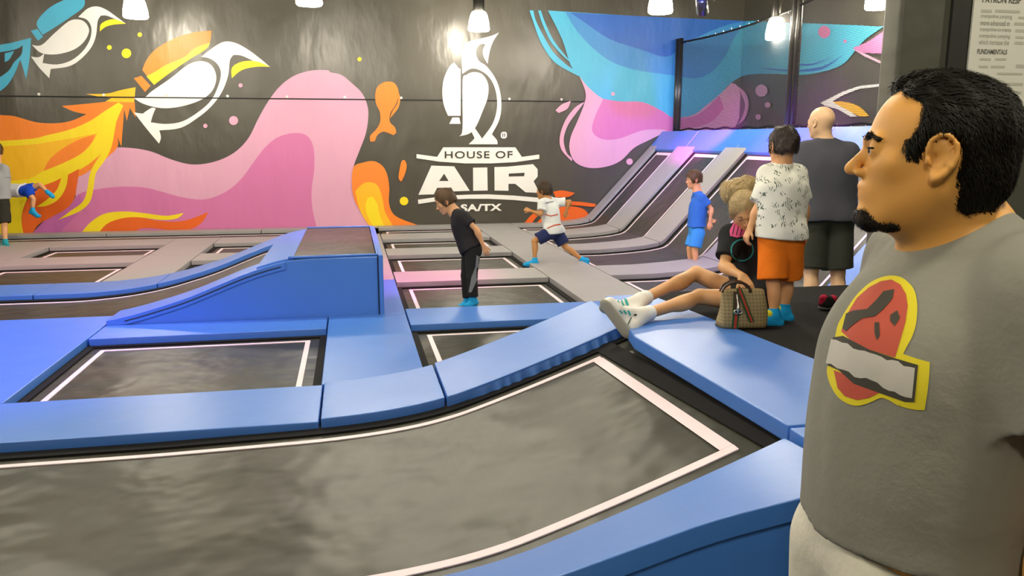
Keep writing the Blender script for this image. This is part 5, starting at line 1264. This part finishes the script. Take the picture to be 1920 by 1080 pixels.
# 7 boy in black
d7 = 7.55
b7, r7, s7, t7 = kid(d7, dict(pelvis=(882, 462), chest=(868, 422), neck=(851, 396), shL=(866, 405, -.10), shR=(862, 402, .12), elL=(893, 430, -.13), elR=(876, 432, .16), wrL=(907, 462, -.12), wrR=(880, 460, .18),
             hipL=(886, 472, -.06), hipR=(880, 472, .06), knL=(884, 519, -.05), knR=(874, 517, .08), anL=(886, 560, -.03), anR=(877, 563, .10), toL=(874, 573, -.05), toR=(862, 575, .08)),
    0.68, 0.225, (834, 379), -RT*0.9-FH*0.15-Zv*0.42, -RT*0.8-FH*0.1-Zv*0.3, SK_KID, HR_BROWN, 'boy in black shirt and black track pants jumping right of the wedge', (884, 580), 0.0,
    cloth('black_shirt_jersey', (0.022, 0.020, 0.022)), cloth('black_track_cloth', (0.018, 0.018, 0.017)), SOCK,
    shirt_k=dict(sleeve=0.62, g=0.016, hem=P(884, 468, d7), armg=0.014), shorts_k=dict(length=1.90, g=0.012, flare=0.012, name='track_pants'), fix=None, headup=Zv*0.9-RT*0.5+FH*0)
decal('side_stripe', t7, [(893, 478), (900, 482), (896, 520), (884, 548), (879, 548), (884, 520), (891, 500)], mat('grey_tape', (0.22, 0.22, 0.21), rough=0.7, var=0.1), 0.004, 4)
# 8 standing child at the left edge
d8 = 11.5
kid(d8, dict(pelvis=(-2, 374), chest=(-4, 336), neck=(-6, 308), shL=(-17, 317, .0), shR=(8, 317, .0), elL=(-20, 345), elR=(13, 345), wrL=(-18, 370), wrR=(9, 369),
             hipL=(-8, 382), hipR=(4, 382), knL=(-7, 420), knR=(8, 420), anL=(-5, 455), anR=(10, 455), toL=(-2, 462, -.1), toR=(16, 463, -.1)),
    0.75, 0.225, (-6, 284), -RT*0.3+FH*0.9, FH, SK_KID, HR_BROWN, 'person in grey shirt and black shorts cut off by the left edge', (2, 464), 0.0,
    cloth('light_grey_jersey', (0.30, 0.31, 0.32)), cloth('black_shorts', (0.03, 0.028, 0.02)), cloth('teal_sock', (0.02, 0.30, 0.36)),
    shirt_k=dict(sleeve=0.6, g=0.02, hem=P(-2, 373, d8), hemn=-Zv), shorts_k=dict(length=0.95, g=0.028, flare=0.03), fix=None)
# 9 child flipping
d9 = 12.2
kid(d9, dict(pelvis=(49, 358), chest=(25, 357), neck=(8, 352), shL=(10, 360, -.1), shR=(10, 350, .12), elL=(12, 376, -.12), elR=(2, 366, .14), wrL=(2, 385, -.12), wrR=(-8, 380, .14),
             hipL=(54, 361, -.06), hipR=(55, 354, .06), knL=(63, 374, -.06), knR=(74, 346, .06), anL=(61, 394, -.06), anR=(90, 361, .06), toL=(74, 405, -.06), toR=(96, 368, .04)),
    0.60, 0.205, (-4, 346), -RT*0.3-Zv*0.9, -Zv, SK_KID, HR_BROWN, 'child in white shirt and blue shorts tumbling in mid-air at left', (45, 400), 0.0,
    cloth('white_cotton', (0.72, 0.74, 0.78)), cloth('cobalt_shorts', (0.01, 0.07, 0.60)), SOCK,
    shirt_k=dict(sleeve=0.5, g=0.018, hem=P(42, 357, d9)), shorts_k=dict(length=0.5, g=0.016, flare=0.01), fix=None, headup=-RT)

# ------------------------------------------------------------------ handbag
def bag():
    zf = 0.552; c0 = P(1392, 584, 4.32); c0[2] = zf
    r = empty('handbag', tuple(c0), 'tan patterned canvas handbag with green and red straps beside the woman', 'handbag')
    yaw_ax = nrm(RT*1.0+FH*0.05); n = nrm(np.cross(yaw_ax, Zv)); n = -n if n @ FH > 0 else n      # n faces the camera
    w0, w1, hgt, th = 0.135, 0.115, 0.205, 0.055
    m = bpy.data.materials.new('diamond_canvas'); m.use_nodes = True; nt = m.node_tree; bs = nt.nodes['Principled BSDF']; bs.inputs['Roughness'].default_value = 0.7
    tc = nt.nodes.new('ShaderNodeTexCoord'); mp = nt.nodes.new('ShaderNodeMapping'); mp.inputs['Rotation'].default_value = (0, math.radians(45), 0); mp.inputs['Scale'].default_value = (1, 0.0, 1)
    ck = nt.nodes.new('ShaderNodeTexChecker'); ck.inputs['Scale'].default_value = 75; ck.inputs['Color1'].default_value = (0.34, 0.26, 0.12, 1); ck.inputs['Color2'].default_value = (0.24, 0.175, 0.075, 1)
    nt.links.new(tc.outputs['Object'], mp.inputs[0]); nt.links.new(mp.outputs[0], ck.inputs['Vector']); nt.links.new(ck.outputs['Color'], bs.inputs['Base Color'])
    rows = []
    for t in np.linspace(0, 1, 9):
        w = w0+(w1-w0)*t; th_ = th*(1-0.75*t); z = zf+0.006+hgt*t; bul = 0.012*math.sin(math.pi*t)
        ring = []
        for a in np.linspace(0, 2*math.pi, 28, endpoint=False):
            ca, sa = math.cos(a), math.sin(a)
            x = (w+0.006*math.sin(3*a+5*t))*np.sign(ca)*abs(ca)**0.35; y = (th_+bul)*np.sign(sa)*abs(sa)**0.55
            ring.append(c0*np.array([1, 1, 0])+yaw_ax*x-n*y+n*0.0+Zv*(z-0.008*math.cos(a)**2*t))
        rows.append(ring)
    loft(rows, 'bag_body', m, r, smooth=True)
    off = lambda x, t, o: c0*np.array([1, 1, 0])+yaw_ax*x+n*(th*(1-0.75*t)+0.012*math.sin(math.pi*t)+o)+Zv*(zf+0.006+hgt*t)
    G1 = cloth('green_webbing', (0.03, 0.09, 0.035)); R1 = cloth('red_webbing', (0.42, 0.05, 0.03)); BR = mat('brown_leather', (0.05, 0.022, 0.01), rough=0.35, var=0.2)
    def web(cen, hw, name, mm, lift=0.003):
        V = []; F = []
        for i, (x, t) in enumerate(cen):
            V += [off(x-hw, t, lift), off(x+hw, t, lift), off(x+hw, t, lift-0.004), off(x-hw, t, lift-0.004)]
            if i:
                for j in range(4): F.append(((i-1)*4+j, (i-1)*4+(j+1) % 4, i*4+(j+1) % 4, i*4+j))
        F += [(0, 1, 2, 3), tuple(len(V)-4+j for j in range(4))]
        return mk(name, V, F, mm, r)
    s1 = [(-0.045-0.012*(1-t), t) for t in np.linspace(0.0, 0.9, 10)]
    web(s1, 0.017, 'webbing_strap', G1, 0.004); web(s1, 0.007, 'red_band', R1, 0.0065)
    s2 = [(0.055-0.085*t**0.8, t) for t in np.linspace(0.18, 1.02, 12)]
    web(s2, 0.015, 'webbing_strap', G1, 0.008); web(s2, 0.006, 'red_band', R1, 0.0105)
    web([(-0.048, t) for t in np.linspace(0.4, 0.95, 6)], 0.016, 'leather_tab', BR, 0.009)
    mk('buckle_pin', *tube_vf([off(-0.045, t, 0.016) for t in (0.42, 0.55, 0.62, 0.9)], [0.006, 0.010, 0.005, 0.007], 10), M_METAL, r, smooth=True)
    mk('buckle_ring', *tube_vf([off(-0.045+0.022*math.cos(a), 0.45+0.05*math.sin(a), 0.015) for a in np.linspace(0, 2*math.pi, 16)], 0.0045, 8, False), M_METAL, r, smooth=True)
    for s in (-1, 1):
        mk('handle', *tube_vf([c0*np.array([1, 1, 0])+yaw_ax*(-0.045+0.085*math.cos(a)*0.9)+n*0.02*s+Zv*(zf+hgt-0.01+0.055*math.sin(a)) for a in np.linspace(0, math.pi, 12)], 0.008, 8), BR, r, smooth=True)
bag()
# ------------------------------------------------------------------ small black and red shoe lying on the platform
def small_shoe():
    c = at_z(1560, 580, 0.552); a = nrm(RT+FH*0.2); u = Zv
    r = empty('shoe', tuple(c), 'small black and red shoe lying on the platform carpet by the man', 'shoe')
    heel = c+u*0.032-a*0.05; toe = c+u*0.028+a*0.085
    sdf_mesh('upper', [rc(heel, toe, 0.030, 0.024, 0.02), rc(heel+u*0.035, heel, 0.028, 0.032, 0.02), rc(heel+u*0.03+a*0.02, toe, 0.025, 0.02, 0.02), el(heel+u*0.06, (0.03, 0.02, 0.03), 0.01, sub=True)], 0.003, cloth('black_shoe_mesh', (0.02, 0.02, 0.02)), r)
    sdf_mesh('red_panel', [rc(heel+u*0.035-a*0.01, heel+u*0.01-a*0.012, 0.026, 0.026, 0.01), rc(heel+u*0.03+a*0.05, heel+u*0.0+a*0.055, 0.026, 0.027, 0.01)], 0.003, cloth('red_shoe_panel', (0.50, 0.02, 0.06)), r)
    sdf_mesh('sole', [rc(c+u*0.014-a*0.055, c+u*0.014+a*0.09, 0.033, 0.028, 0.01, flat=(u, 2.3))], 0.004, mat('grey_rubber', (0.25, 0.25, 0.26), rough=0.7, var=0.1), r)
small_shoe()
